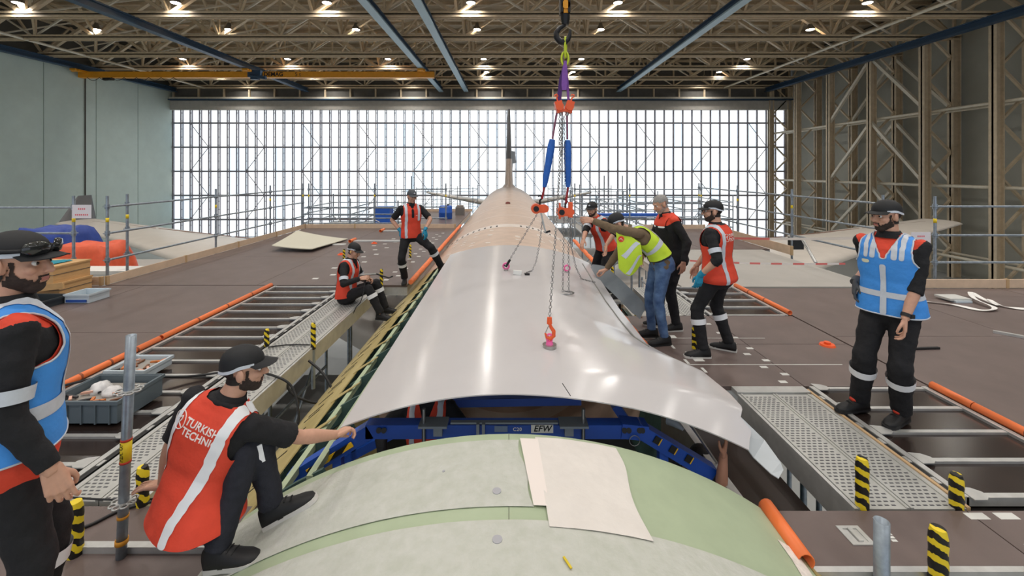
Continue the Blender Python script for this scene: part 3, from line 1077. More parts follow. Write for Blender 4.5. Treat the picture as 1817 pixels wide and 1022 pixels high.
# perforated walkways
def walkway(label, x0, x1, y0, y1, planks):
    t = thing('perforated_walkway', label, 'walkway', ((x0 + x1) / 2, (y0 + y1) / 2, ZF), 'perforated aluminium walkways')
    w = (x1 - x0) / planks
    for i in range(planks):
        a = x0 + i * w
        b = MB()
        b.box(a + 0.004, a + w - 0.004, y0, y1, -0.06, -0.004)
        b.box(a + 0.004, a + 0.022, y0, y1, -0.004, 0.003)
        b.box(a + w - 0.022, a + w - 0.004, y0, y1, -0.004, 0.003)
        pl = b.build('plank', GRATE, t)
        # raised pressed lugs with dark slots
        u = MB()
        n = int((w - 0.06) / 0.042)
        yy = y0 + 0.03
        r = 0
        while yy < y1 - 0.03:
            for k in range(n):
                xx = a + 0.035 + 0.042 * k + (0.021 if r % 2 else 0)
                if xx > a + w - 0.035:
                    continue
                u.box(xx - 0.013, xx + 0.013, yy - 0.006, yy + 0.004, -0.004, -0.0025)
            yy += 0.032
            r += 1
        tag(u.build('slots', HOLE, pl), kind='stuff')
    for x in (x0 - 0.012, x1 + 0.012):
        MB().box(x - 0.012, x + 0.012, y0, y1, -0.2, -0.002).build('side_beam', ALU, t)
    for y in (y0 + 0.08, y1 - 0.08):
        x = math.copysign(2.853, x0)
        MB().tube((x, y, ZF), (x, y, -0.2), 0.024, 8).build('standard', GALV, t)
    return t


walkway('long perforated walkway the seated man sits on, beside the dark bay', -2.86, -2.35, 2.72, 7.70, 2)
walkway('perforated walkway beside the lifted panel corner with taped posts at its end', 2.17, 2.82, 2.66, 4.02, 2)
walkway('perforated walkway behind the man in jeans', 2.25, 2.84, 6.2, 7.68, 2)
tag(MB().box(2.15, 2.84, 4.03, 4.14, -0.03, 0.012).build('end_rail', ALU), 'aluminium end rail closing the perforated walkway at the brown deck', 'rail')
tag(MB().box(2.845, 2.868, 2.66, 4.1, -0.05, 0.006).build('edge_strip', PLY), 'thin plywood edge strip between walkway and rung bay', 'edge strip')
# sloping cover strip beside the sunken deck
tag(MB().hexa([(1.44, 2.68, -0.35), (1.54, 2.68, -0.35), (1.5, 4.0, -0.35), (1.42, 4.0, -0.35), (1.46, 2.68, -0.02), (1.53, 2.68, -0.03), (1.49, 4.0, -0.03), (1.43, 4.0, -0.02)]).build('side_strip', ALU), 'grey edge strip between the sunken dark deck and the aircraft opening', 'edge strip')

# orange edge pipes
GP = 'orange edge pipes'


def opipe(label, p, q, r=0.035, m=None, joints=()):
    t = thing('edge_pipe', label, 'pipe', (Vector(p) + Vector(q)) / 2 - Vector((0, 0, r)), GP)
    MB().pipe(p, q, r, 0.006).build('tube', m or ORANGE, t)
    p, q = Vector(p), Vector(q)
    for f in joints:
        c = p.lerp(q, f)
        d = (q - p).normalized() * 0.012
        MB().pipe(c - d, c + d, r + 0.0015, 0.004).build('joint_band', mat('pipe_joint', (150, 74, 40), 0.5), t)


for (a, c, l) in ((7.72, 5.28, 'far length of orange pipe along the long dark bay'), (5.24, 3.95, 'middle length of orange pipe along the long dark bay'), (3.92, 2.75, 'length of orange pipe along the long dark bay beside the grey bin')):
    opipe(l, (-4.285, a, 0.035), (-4.285, c, 0.035), joints=(0.25, 0.5, 0.75))
opipe('length of orange pipe along the bay under the bearded blue-vested man, beyond his feet', (4.07, 4.12, 0.035), (4.07, 3.75, 0.035))
opipe('length of orange pipe along the bay under the bearded blue-vested man', (4.07, 3.74, 0.035), (4.07, 2.76, 0.035), joints=(0.4,))
opipe('orange pipe edging the bay in front of the grey ramp sheet', (4.07, 7.70, 0.035), (4.07, 6.2, 0.035), joints=(0.3, 0.6))
opipe('thick orange pipe along the edge of the deck with the sunk handle', (1.572, 2.62, 0.048), (1.556, 2.24, 0.048), 0.045)
FOAM = mat('orange_foam', (238, 128, 76), 0.7, 0, 0.1, 10)


def foam(label, pts, r=0.05):
    t = thing('foam_edge_guard', label, 'foam guard', (Vector(pts[0]) + Vector(pts[-1])) / 2, 'orange foam edge guards')
    for a, c in zip(pts, pts[1:]):
        a, c = Vector(a), Vector(c)
        MB().path([a, a.lerp(c, 0.5) + Vector((0.01, 0, 0.004)), c.lerp(a, 0.02)], [r * 0.92, r, r * 0.92], 10).build('segment', FOAM, t)


foam('orange foam guard along the deck edge at the foot of the standing man', [(-1.80, 7.85 + i * 0.62, 0.05) for i in range(14)])
foam('orange foam guard along the deck edge at the feet of the man in jeans', [(1.60, 4.5 + i * 0.4, 0.03) for i in range(5)], 0.04)
foam('orange foam guard on the far deck edge behind the lifted chains', [(1.9, 9.0 + i * 0.7, 0.05) for i in range(6)])

# hazard-taped posts
GPST = 'posts wrapped in yellow and black tape'


def tpost(label, x, y, z0, z1, r=0.027):
    t = thing('taped_post', label, 'post', (x, y, z0), GPST)
    MB().tube((x, y, z0), (x, y, z1 - 0.3 if z1 - 0.3 > z0 + 0.01 else z0 + 0.02), r - 0.004, 10).build('tube', GALV, t)
    b = MB()
    zz = max(z0, z1 - 0.31)
    n = 8
    rows = []
    for k in range(n + 1):
        rr = r * (1.06 + 0.05 * math.sin(k * 2.3))
        if k == n:
            rr *= 0.8
        rows.append([(x + rr * math.cos(2 * PI * i / 14), y + rr * math.sin(2 * PI * i / 14), zz + (z1 - zz) * k / n) for i in range(14)])
    b.loft(rows, caps=True)
    b.build('tape_wrap', HAZ, t)


tpost('taped post on the deck beside the tall steel tube and the goggled man', -2.37, 2.34, 0.0, 0.29, 0.034)
tpost('taped post behind the tall steel tube, at the end of the perforated walkway', -2.30, 2.69, 0.0, 0.24, 0.032)
tpost("taped post half hidden by the goggled man's hand, at the walkway end", -2.89, 2.70, 0.0, 0.2, 0.03)
tpost('taped post standing at the outer edge of the long perforated walkway', -2.33, 5.10, -0.5, 0.28)
tpost('taped post between the long dark bay and the perforated walkway', -2.895, 5.12, 0.0, 0.20)
tpost('taped post beside the seated man', -2.28, 7.66, -0.3, 0.33)
tpost('taped post behind the standing man with blue gloves', -2.35, 10.2, 0.0, 0.33)
tpost('small taped post on the deck beyond the seated man', -3.85, 10.0, 0.0, 0.26)
tpost('taped post at the near end of the perforated walkway by the lifted panel corner', 2.21, 2.68, -0.06, 0.30, 0.034)
tpost('taped post where perforated walkway and rung bay meet', 2.80, 2.68, -0.06, 0.20, 0.034)
tpost('taped post in front of the deck with the sunk handle', 2.21, 2.205, -0.3, 0.26, 0.038)
tpost('taped post on the brown deck beside the red-vested man seen from behind', 2.19, 5.05, 0.0, 0.26, 0.03)
tpost('taped post behind the kneeling man', 1.98, 8.2, -0.28, 0.25)
tpost('taped post in the scaffold gap under the leaning man', 2.05, 6.9, -0.36, 0.0)

# tall scaffold tube beside the crouching man
RED = mat('red_line', (200, 60, 40), 0.5)
YEL = mat('yellow_label', (242, 212, 40), 0.5)


def rosette(b, c, r=0.06):
    b.tube(c - Vector((0, 0, 0.005)), c + Vector((0, 0, 0.005)), 0.034, 12)
    for i in range(8):
        a = 2 * PI * i / 8
        n = 9
        b.path([c + Vector((math.cos(a), math.sin(a), 0)) * (r * 0.75) + Vector((math.cos(2 * PI * k / n), math.sin(2 * PI * k / n), 0)) * (r * 0.28) for k in range(n)], 0.005, 5, closed=True)


t = thing('scaffold_tube', 'tall galvanised scaffold tube with yellow sticker beside the crouching man', 'scaffold tube', (-2.09, 2.32, 0))
MB().pipe((-2.105, 2.325, 0.0), (-2.05, 2.325, 1.205), 0.024, 0.004, 18).build('tube', GALV, t)
for z in (0.30, 0.905):
    b = MB()
    rosette(b, Vector((-2.105 + 0.0456 * z, 2.325, z)))
    b.build('rosette', ALU, t)
b = MB().pipe((-2.081, 2.325, 0.52), (-2.0765, 2.325, 0.64), 0.0255, 0.002, 18)
st_ = b.build('sticker', YEL, t)
for z in (0.52, 0.64):
    MB().pipe((-2.105 + 0.0456 * z, 2.325, z - 0.006), (-2.105 + 0.0456 * z, 2.325, z + 0.006), 0.0262, 0.002, 18).build('red_line', RED, t)
vs, fs = text_mesh('PERI UP', 0.03, 0.0004, 0.0006)
b = MB()
b.add([Vector((-2.079 + 0.0264 * math.sin(-0.15 - v.y / 0.0264), 2.325 - 0.0264 * math.cos(-0.15 - v.y / 0.0264), 0.58 + v.x)) for v in vs], fs)
b.build('lettering', BLACKP, st_)
ORB = mat('amber_band', (220, 150, 40), 0.5)
MB().pipe((-2.102, 2.325, 0.075), (-2.101, 2.325, 0.10), 0.03, 0.004, 14).build('strap', ORB, t)
MB().pipe((-2.095, 2.325, 0.215), (-2.094, 2.325, 0.23), 0.027, 0.004, 14).build('strap', ORB, t)
t = thing('scaffold_tube', 'open-topped grey scaffold tube standing before the deck with the sunk handle', 'scaffold tube', (1.93, 2.2, -0.4))
MB().pipe((1.915, 2.2, -0.6), (1.915, 2.2, 0.30), 0.034, 0.005, 18).build('tube', GALV, t)

# toe boards
GTB = 'tan toe boards round the decks'


def toe(label, p, q, hgt=0.15):
    p, q = Vector(p), Vector(q)
    t = thing('toe_board', label, 'toe board', (p + q) / 2, GTB)
    d = q - p
    n = max(1, round(d.length / 2.0))
    for i in range(n):
        a, c = p + d * (i / n + 0.004 / n), p + d * ((i + 1) / n - 0.004 / n)
        MB().bar(a + Vector((0, 0, hgt / 2)), c + Vector((0, 0, hgt / 2)), 0.03, hgt).build('plank', TOE, t)
    for i in range(n + 1):
        a = p + d * (i / n)
        MB().cbox(a + Vector((0, 0, hgt / 2)), 0.05, 0.05, hgt + 0.01).build('clip', PLY, t)


toe('tan toe board running beside the deck with the curved skin panel', (-7.39, 7.88, 0), (-7.39, 15.5, 0))
toe('tan toe board across the far end of the deck with the curved skin panel', (-7.39, 15.52, 0), (-1.95, 15.52, 0))
toe('tan toe board at the far end, behind the standing man', (-4.2, 21.9, 0), (-1.9, 21.9, 0), 0.12)
toe('tan toe board behind the plywood boxes', (-11.2, 7.83, 0), (-7.45, 7.83, 0))
toe('tan toe board behind the coiled white strap', (6.8, 7.66, 0), (11.0, 7.66, 0))
toe('tan toe board beside the deck beyond the grey ramp sheet', (7.0, 10.6, 0), (7.0, 13.4, 0), 0.22)
toe('tan toe board at the far end of the deck beyond the grey ramp sheet', (3.4, 15.35, 0), (7.0, 15.35, 0), 0.15)

# guard rails of scaffold tube
GG = 'scaffold guard rails'


def guard(label, posts, rails, ztop=1.62, r=0.024, ext=(0, 0), zb=-0.6):
    t = thing('guard_rail', label, 'guard rail', Vector(posts[0]), GG)
    for p in posts:
        x, y, _ = p
        b = MB().tube((x, y, zb), (x, y, ztop), r, 10)
        for z in rails:
            b.tube((x, y, z - 0.045), (x, y, z + 0.045), r + 0.014, 10)
            b.tube((x, y, z - 0.006), (x, y, z + 0.006), r + 0.04, 8)
        po = b.build('post', GALV, t)
        MB().pipe((x, y, 1.13), (x, y, 1.21), r + 0.002, 0.001, 12).build('label_band', YEL, po)
    a, c = Vector(posts[0]), Vector(posts[-1])
    d = (c - a).normalized() if (c - a).length > 0.01 else Vector((1, 0, 0))
    for z in rails:
        MB().tube(a - d * ext[0] + Vector((0, 0, z)), c + d * ext[1] + Vector((0, 0, z)), 0.021, 10).build('rail', GALV, t)
    return t


guard('scaffold guard rail along the deck with the curved skin panel', [(-7.5, 8.0, 0), (-7.68, 8.62, 0), (-7.56, 11.05, 0), (-7.52, 13.5, 0), (-7.5, 15.6, 0)], (0.42, 0.92, 1.42))
guard('scaffold guard rail across the deck end behind the plywood boxes', [(-8.15, 8.02, 0), (-11.0, 8.02, 0)], (0.42, 0.92, 1.40))
guard('scaffold guard rail across the far end, before the tail dock', [(-7.3, 15.62, 0), (-4.9, 15.62, 0), (-2.3, 15.62, 0)], (0.35, 0.75, 1.4), zb=0.0)
guard('scaffold guard rail behind the coiled white strap', [(7.86, 7.9, 0), (10.8, 7.9, 0)], (0.40, 0.90, 1.43))
guard('scaffold guard rail running past the bearded man to the far deck', [(7.25, 8.3, 0), (7.2, 10.9, 0), (7.15, 13.4, 0), (7.1, 16.0, 0)], (0.45, 0.95, 1.45))
guard('scaffold guard rail across the far end of the brown deck', [(7.0, 15.6, 0), (4.4, 15.6, 0), (2.4, 15.6, 0)], (0.4, 0.9, 1.4))
# ---------------------------------------------------------------- hoist rigging over the panel
CHROME = mat('chain_steel', (150, 150, 150), 0.3, 0.85)
HOIST = mat('hoist_orange', (240, 96, 44), 0.4)
PINK = mat('pink_eye', (244, 108, 170), 0.4)
LIME = mat('lime_link', (198, 214, 50), 0.4)
PURP = mat('purple_sling', (132, 84, 168), 0.8, 0, 0.1, 30)
SLEEVE = mat('blue_sleeve', (38, 100, 190), 0.6, 0, 0.12, 12, bump=0.3, bscale=25)
HOOKB = mat('hook_black', (28, 28, 30), 0.4, 0.3)
SILV = mat('bare_steel', (176, 174, 170), 0.3, 0.8)


def chain_mesh(pts, pitch=0.027, w=0.0095, r=0.0036):
    """links strung along a polyline"""
    b = MB()
    pts = [Vector(p) for p in pts]
    L = [0]
    for a, c in zip(pts, pts[1:]):
        L.append(L[-1] + (c - a).length)
    n = max(2, int(L[-1] / pitch))
    k = 0
    for i in range(n):
        s = L[-1] * (i + 0.5) / n
        while k < len(pts) - 2 and L[k + 1] < s:
            k += 1
        f = (s - L[k]) / max(1e-6, L[k + 1] - L[k])
        c = pts[k].lerp(pts[k + 1], f)
        d = (pts[k + 1] - pts[k]).normalized()
        x, _, z = frame(d, (0.3, 1, 0.2))
        u = x if i % 2 else z
        hl = pitch * 0.62
        ring = []
        for q in range(8):
            a = 2 * PI * q / 8
            ring.append(c + u * (math.cos(a) * w) + d * (math.sin(a) * (hl - w * 0.2)))
        b.path(ring, r, 4, closed=True)
    return b


def sag(a, c, drop_, n=10):
    a, c = Vector(a), Vector(c)
    return [a.lerp(c, i / n) - Vector((0, 0, drop_ * 4 * (i / n) * (1 - i / n))) for i in range(n + 1)]


YH = 5.2
hb = thing('crane_hook_block', 'black crane hook hanging from a yellow and black hook block', 'crane hook', at(1001, 60, YH))
b = MB()
for s in (-1, 1):
    c = at(1002, -30, YH) + Vector((s * 0.045, 0, 0))
    b.cbox(c, 0.03, 0.16, 0.75)
b.build('side_plate', HOOKB, hb)
b = MB()
b.cbox(at(1003, -18, YH), 0.055, 0.13, 0.6)
b.tube(at(1003, 12, YH) - Vector((0, 0.08, 0)), at(1003, 12, YH) + Vector((0, 0.08, 0)), 0.05, 14)
b.build('block', CRANEY, hb)
MB().path([at(1003, 10, YH), at(1003, 34, YH), at(1003, 44, YH)], [0.06, 0.055, 0.04], 12).build('swivel', HOOKB, hb)
hk = [(1003, 36, 3.2), (1001, 45, 3.6), (993, 50, 4.2), (987, 58, 5.0), (988, 67, 5.6), (994, 74, 5.8), (1002, 75.5, 5.4), (1008, 70, 4.6), (1011, 62, 3.4), (1012, 53, 2.0)]
MB().path([at(x, y, YH) for x, y, r in hk], [r * YH / F for x, y, r in hk], 12).build('hook', HOOKB, hb)
for dx in (-0.03, 0.03):
    MB().tube(at(1003, -60, YH) + Vector((dx, 0, 0)), at(1003, -60, YH) + Vector((dx, 0, 15.6 - at(1003, -60, YH).z)), 0.008, 6).build('wire_rope', CHROME, hb)
MB().box(0.1, 1.25, YH - 0.6, YH + 0.6, 15.6, 17.8).build('hoist_trolley', CRANEY, hb)


def oval(c, rx, rz, axis, r, n=16):
    c = Vector(c)
    return MB().path([c + axis * (rx * math.cos(2 * PI * i / n)) + Vector((0, 0, rz * math.sin(2 * PI * i / n))) for i in range(n)], r, 8, closed=True)


ml = thing('master_link', 'lime green lifting links on the black crane hook', 'lifting link', at(1003, 115, YH))
oval(at(1003.5, 84, YH), 0.03, 0.125, Vector((0.35, 0.94, 0)), 0.013).build('link', LIME, ml)
oval(at(1002.5, 104, YH), 0.042, 0.085, Vector((1, 0, 0)), 0.013).build('link', LIME, ml)
GS = 'purple lifting slings'


def strap(name, label, pts, widths, m, group, t_=0.008, wdir=Vector((1, 0, 0))):
    g_ = []
    for p, w in zip(pts, widths):
        p = Vector(p)
        g_.append([p - wdir * (w / 2), p, p + wdir * (w / 2)])
    o = MB().sheet(g_, t_).build(name, m)
    return tag(o, label, 'sling', group)


strap('lifting_sling', 'dark purple webbing sling behind the brighter one, under the lime link', [at(1002, 112, YH + 0.03), at(996, 140, YH + 0.03), at(992, 175, YH + 0.04), at(990, 192, YH + 0.04)], [0.03, 0.05, 0.055, 0.05], mat('dark_purple_sling', (86, 54, 120), 0.8), GS)
strap('lifting_sling', 'bright purple webbing sling hanging from the lime link', [at(1003, 108, YH - 0.02), at(1002, 125, YH - 0.02), at(1001, 150, YH - 0.02), at(1001, 160, YH - 0.02)], [0.03, 0.06, 0.065, 0.05], PURP, GS, 0.012)
strap('lifting_sling', 'purple webbing sling leading to the second orange chain hoist', [at(1005, 118, YH + 0.05), at(1007, 150, YH + 0.05), at(1009, 185, YH + 0.05)], [0.02, 0.03, 0.03], PURP, GS)
# chain hoists
for (px, tilt, lab) in ((992, -0.25, 'orange chain hoist body under the dark purple sling'), (1010, 0.3, 'orange chain hoist body under the thin purple sling')):
    c = at(px, 190, YH)
    t = thing('chain_hoist', lab, 'chain hoist', c - Vector((0, 0, 0.1)), 'orange chain hoists')
    Rm = Matrix.Rotation(tilt, 3, 'Y')
    MB().cbox(c, 0.09, 0.11, 0.14, Rm).build('body', HOIST, t)
    b = MB()
    b.tube(c + Vector((0, -0.075, 0.0)), c + Vector((0, 0.075, 0)), 0.05, 14)
    b.build('drum', HOIST, t)
    b = MB()
    b.path([c + Rm @ Vector((0.0, 0, 0.07)), c + Rm @ Vector((0.0, 0, 0.12)), c + Rm @ Vector((0.018, 0, 0.135)), c + Rm @ Vector((0.012, 0, 0.158)), c + Rm @ Vector((-0.012, 0, 0.155)), c + Rm @ Vector((-0.018, 0, 0.138))], 0.009, 8)
    b.build('top_hook', HOIST, t)
    MB().path([c + Rm @ Vector((0, 0, -0.06)), c + Rm @ Vector((0, 0, -0.11))], 0.022, 10).build('chain_guide', SILV, t)
# blue sleeved slings down to lever hoists
YL = 5.4


def sleeve(label, a, c, e, m):
    t = thing('sleeved_sling', label, 'sling', c, 'blue sleeved slings')
    MB().path([a, Vector(a).lerp(Vector(c), 0.35)], [0.013, 0.012], 8).build('sling_leg', mat('mauve_leg', (140, 88, 110), 0.7), t)
    p0, p1 = Vector(a).lerp(Vector(c), 0.36), Vector(c)
    pts = [p0.lerp(p1, i / 8) for i in range(9)]
    MB().path(pts, [0.034, 0.044, 0.046, 0.045, 0.042, 0.04, 0.038, 0.034, 0.024], 10).build('sleeve', SLEEVE, t)
    MB().path([c, e], 0.014, 8).build('lower_leg', mat('red_leg', (170, 50, 60), 0.6), t)


sleeve('blue sleeved sling leading to the round orange lever hoist', at(988, 200, YH), at(966, 332, YL - 0.2), at(962, 352, YL), None)
sleeve('blue sleeved sling behind the long chains', at(1006, 202, YH), at(1008, 332, YL - 0.2), at(1004, 360, YL), None)


def lever_hoist(label, c, facing):
    c = Vector(c)
    t = thing('lever_hoist', label, 'lever hoist', c - Vector((0, 0, 0.1)), 'orange lever hoists')
    b = MB()
    b.tube(c + Vector((0, -0.05, 0)) - facing * 0.05, c + Vector((0, 0.06, 0)) - facing * 0.05, 0.062, 16)
    b.cbox(c, 0.13, 0.09, 0.10)
    b.tube(c + facing * 0.06 - Vector((0, 0.05, 0)), c + facing * 0.06 + Vector((0, 0.05, 0)), 0.05, 12)
    b.build('body', HOIST, t)
    MB().tube(c + Vector((0, -0.07, 0)) - facing * 0.05, c + Vector((0, -0.05, 0)) - facing * 0.05, 0.035, 14).build('hand_wheel', HOOKB, t)
    b = MB()
    b.path([c + Vector((0, 0, 0.04)), c + Vector((0.0, 0, 0.1)), c + Vector((0.025, 0, 0.13)), c + Vector((0.01, 0, 0.165)), c + Vector((-0.025, 0, 0.155))], 0.013, 8)
    b.build('top_hook', HOOKB, t)
    return t, c


lh, c = lever_hoist('orange lever hoist with cranked grey lever above the panel', at(958, 370, YL), Vector((1, 0, 0)))
lv = MB().bar(at(960, 378, YL), at(966, 405, YL), 0.035, 0.02).bar(at(966, 405, YL), at(969, 413, YL), 0.03, 0.02)
lv.bar(at(968, 412, YL), at(972, 413, YL), 0.03, 0.02)
lvo = lv.build('lever', SILV, lh)
MB().tube(at(968, 412.5, YL), at(976, 410, YL - 0.03), 0.014, 10).build('grip', HOOKB, lvo)
lh2, c2 = lever_hoist('orange lever hoist held by the leaning man', at(1003, 376, YL), Vector((1, 0, 0)))
MB().cbox(at(993, 374, YL), 0.02, 0.08, 0.2).build('side_plate', HOIST, lh2)
MB().cbox(at(1012, 372, YL), 0.05, 0.08, 0.19).build('side_plate', HOIST, lh2)


def on_panel(px, py):
    """where the ray through this pixel meets the lifted panel"""
    Y = 2.8
    while Y < 6.65:
        p = at(px, py, Y)
        if p.z < panel_pt(p.x, Y).z:
            break
        Y += 0.01
    return panel_pt(p.x, Y)


def eye(label, p, tilt=Vector((0, 0, 1))):
    t = thing('lifting_eye', label, 'lifting eye', p, 'pink lifting eyes on the panel')
    n = Vector((0, 0, 1))
    MB().tube(p, p + n * 0.022, 0.026, 14).build('base', SILV, t)
    MB().path([p + n * 0.05 + Vector((math.cos(2 * PI * i / 14) * 0.036, 0.0, math.sin(2 * PI * i / 14) * 0.036 + 0.01)) for i in range(14)], 0.012, 8, closed=True).build('ring', PINK, t)
    return p + n * 0.09


pL, pR, pF = on_panel(898, 481), on_panel(1006, 484), on_panel(975, 617)
eL = eye('pink lifting eye at the end of the slanting rope chain', pL)
eR = eye('pink lifting eye behind the double hanging chain', pR)


def chain(label, pts, cat='chain', **kw):
    return tag(chain_mesh(pts, **kw).build('chain', CHROME), label, cat, 'lifting chains')


a = at(954, 378, YL)
chain('taut chain slanting from the round lever hoist to its pink eye', [a, eL + Vector((0.03, -0.02, 0.03))])
t = thing('chain_hook', 'small black hook in the pink eye of the slanting chain', 'hook', eL, None)
MB().path([eL + Vector((0.05, -0.03, 0.055)), eL + Vector((0.03, -0.015, 0.02)), eL + Vector((0, -0.02, -0.03)), eL + Vector((-0.025, -0.03, -0.012))], [0.014, 0.016, 0.016, 0.008], 8).build('hook', HOOKB, t)
tail = on_panel(930, 487)
chain('slack chain tail hanging from the round lever hoist down to the white tag', [at(962, 392, YL), at(958, 430, YL), at(951, 465, YL + 0.05), on_panel(944, 482) + Vector((0, 0, 0.012)), tail + Vector((0, 0, 0.01))])
tg = on_panel(918, 488)
t = thing('chain_tag', 'white rectangular tag at the end of the slack chain', 'tag', tg)
MB().cbox(tg + Vector((0, 0, 0.03)), 0.10, 0.03, 0.05, Matrix.Rotation(0.1, 3, 'Y')).build('plate', WHITE, t)
MB().tube(tg + Vector((0.09, 0, 0.012)), tg + Vector((0.15, 0, 0.012)), 0.012, 8).build('stop', HOOKB, t)
base = on_panel(1003, 521)
for dx, lab in ((-0.022, 'hanging chain, one of the doubled pair above the grey ring'), (0.03, 'second hanging chain of the doubled pair above the grey ring')):
    chain(lab, [at(1004, 385, YL) + Vector((dx, 0, 0)), base + Vector((dx * 1.3, 0, 0.02))], w=0.011)
oval_b = MB()
oval_b.path([base + Vector((0.095 * math.cos(2 * PI * i / 20), 0.06 * math.sin(2 * PI * i / 20), 0.009 - 0.0 * i)) for i in range(20)], 0.008, 6, closed=True)
tag(oval_b.build('grey_ring', CHROME), 'flat grey ring lying on the panel', 'chain')  # flat grey ring on the panel below the doubled chains
chain('chain falling from the crane past the lever hoist to the doubled pair', [at(1001, 205, YH), at(1002, 300, YL - 0.3), at(1003, 362, YL)], w=0.011)
e1 = on_panel(1056, 503)
chain('slack chain running from the held lever hoist across the panel to the fist', [at(1012, 392, YL), at(1014, 440, YL + 0.0), at(1022, 475, YL + 0.05), on_panel(1032, 497) + Vector((0, 0, 0.012)), e1 + Vector((0, 0, 0.012))])
hookp = pF + Vector((0, 0, 0.17))
chain('long chain from the chain hoists down to the orange hook', [at(999, 206, YH), at(994, 300, 4.85), hookp + Vector((0, 0, 0.06))], w=0.011, pitch=0.03)
chain('short grey chain loop bunched below the orange chain hoists', [at(993, 205, YH), at(992, 260, YH), at(996, 275, YH), at(999, 215, YH)], w=0.011)
chain('thin chain hanging between the blue sleeves', [at(996, 210, YH + 0.05), at(990, 330, YH + 0.3), at(988, 380, YH + 0.5)])
t = thing('chain_hook', 'orange safety hook holding the magnet disc on the panel', 'hook', hookp)
MB().path([hookp + Vector((0, 0, 0.07)), hookp + Vector((0, 0, 0.02))], [0.019, 0.022], 10).build('swivel', HOIST, t)
MB().path([hookp + Vector(q) for q in ((0, 0, 0.02), (0.012, 0, -0.01), (0.034, 0, -0.04), (0.034, 0, -0.075), (0.008, 0, -0.10), (-0.022, 0, -0.088), (-0.034, 0, -0.055))], [0.013, 0.014, 0.016, 0.017, 0.017, 0.013, 0.007], 10).build('hook', HOIST, t)
MB().path([hookp + Vector((-0.006, -0.012, 0.01)), hookp + Vector((-0.034, -0.012, -0.05))], 0.004, 6).build('latch', SILV, t)
t = thing('lifting_magnet', 'round steel disc with a pink swivel eye on the panel', 'lifting magnet', pF)
MB().tube(pF + Vector((0, 0, -0.004)), pF + Vector((0, 0, 0.026)), 0.056, 28).build('disc', SILV, t)
b = MB().tube(pF + Vector((0, 0, 0.026)), pF + Vector((0, 0, 0.05)), 0.03, 16, 0.024)
b.path([pF + Vector((0.022 * math.cos(2 * PI * i / 14), 0, 0.075 + 0.032 * math.sin(2 * PI * i / 14))) for i in range(14)], 0.009, 8, closed=True)
b.build('swivel_eye', PINK, t)

# ---------------------------------------------------------------- blue jig inside the opening
JIG = mat('jig_blue', (28, 78, 176), 0.4, 0, 0.06, 5)
CLMP = mat('clamp_steel', (130, 138, 146), 0.4, 0.6)
HT = stripe_mat('hazard_tape', (240, 190, 30), (24, 22, 20), 9.0, (1, 0, -0.6), 0.5)
jg = thing('support_jig', 'blue steel jig spanning the fuselage opening with white EFW plate', 'jig', (0, 3.0, -0.3))
YJ = 3.0
jA, jB = at(640, 760, YJ), at(1128, 760, YJ)
MB().bar(at(652, 760, YJ), at(1128, 760, YJ), 0.09, 0.095).build('cross_beam', JIG, jg)
MB().bar(at(1100, 757, YJ), at(1146, 762, YJ), 0.11, 0.10).build('joint_block', JIG, jg)
MB().bar(at(1128, 757, YJ), at(1262, 838, YJ), 0.09, 0.095).build('arm', JIG, jg)
MB().bar(at(660, 760, YJ), at(520, 846, YJ), 0.09, 0.095).build('arm', JIG, jg)
for p, q in ((at(1240, 820, YJ), at(1244, 1000, YJ)), (at(1175, 790, YJ), at(1180, 980, YJ)), (at(545, 832, YJ), at(552, 1000, YJ)), (at(600, 796, YJ), at(604, 960, YJ))):
    MB().bar(p, q, 0.06, 0.06).build('leg', JIG, jg)
MB().bar(at(800, 712, 3.95), at(1030, 708, 3.95), 0.09, 0.07).build('rear_beam', JIG, jg)
MB().bar(at(1090, 716, 3.6), at(1112, 748, 3.6), 0.09, 0.07).build('rear_arm', JIG, jg)
MB().bar(at(800, 712, 3.95), at(600, 820, 3.95), 0.09, 0.07).build('rear_arm', JIG, jg)
for u in (0.1, 0.35, 0.6):
    p = at(1150, 772, YJ - 0.052).lerp(at(1262, 838, YJ - 0.052), u)
    q = at(1150, 772, YJ - 0.052).lerp(at(1262, 838, YJ - 0.052), u + 0.1)
    MB().bar(p, q, 0.004, 0.05).build('hazard_mark', HT, jg)
MB().bar(at(545, 838, YJ - 0.06), at(625, 788, YJ - 0.06), 0.006, 0.035).build('hazard_mark', HT, jg)
for px in (672, 681, 1108, 1116, 1135, 1140):
    MB().tube(at(px, 764, YJ - 0.045), at(px, 764, YJ - 0.065), 0.018, 12).build('bolt', HOOKB, jg)
oval(at(1126, 782, YJ - 0.07), 0.035, 0.035, Vector((1, 0, 0)), 0.003).build('pull_ring', CHROME, jg)
for s, px in ((1, 770), (-1, 1017)):
    cl = MB().bar(at(px - 25, 750, YJ - 0.05), at(px + 25, 750, YJ - 0.05), 0.12, 0.015)
    cl.build('clamp_plate', CLMP, jg)
    MB().cbox(at(px + 8 * s, 762, YJ - 0.06), 0.06, 0.06, 0.06).build('clamp_block', CLMP, jg)
    MB().tube(at(px - 18 * s, 725, YJ - 0.06), at(px - 18 * s, 792, YJ - 0.06), 0.013, 10).build('spindle', CHROME, jg)
MB().bar(at(800, 749, YJ - 0.03), at(990, 749, YJ - 0.03), 0.03, 0.012).build('guide_bar', CLMP, jg)
for px in (850, 860):
    MB().cbox(at(px - 2, 760, YJ - 0.06), 0.02, 0.03, 0.07).build('clamp_block', CLMP, jg)
MB().cbox(at(889, 761, YJ - 0.049), 0.09, 0.003, 0.04).build('grey_plate', mat('grey_plate', (120, 140, 170), 0.5), jg)
ef = MB().cbox(at(962, 761, YJ - 0.049), 0.152, 0.004, 0.054).build('name_plate', WHITE, jg)
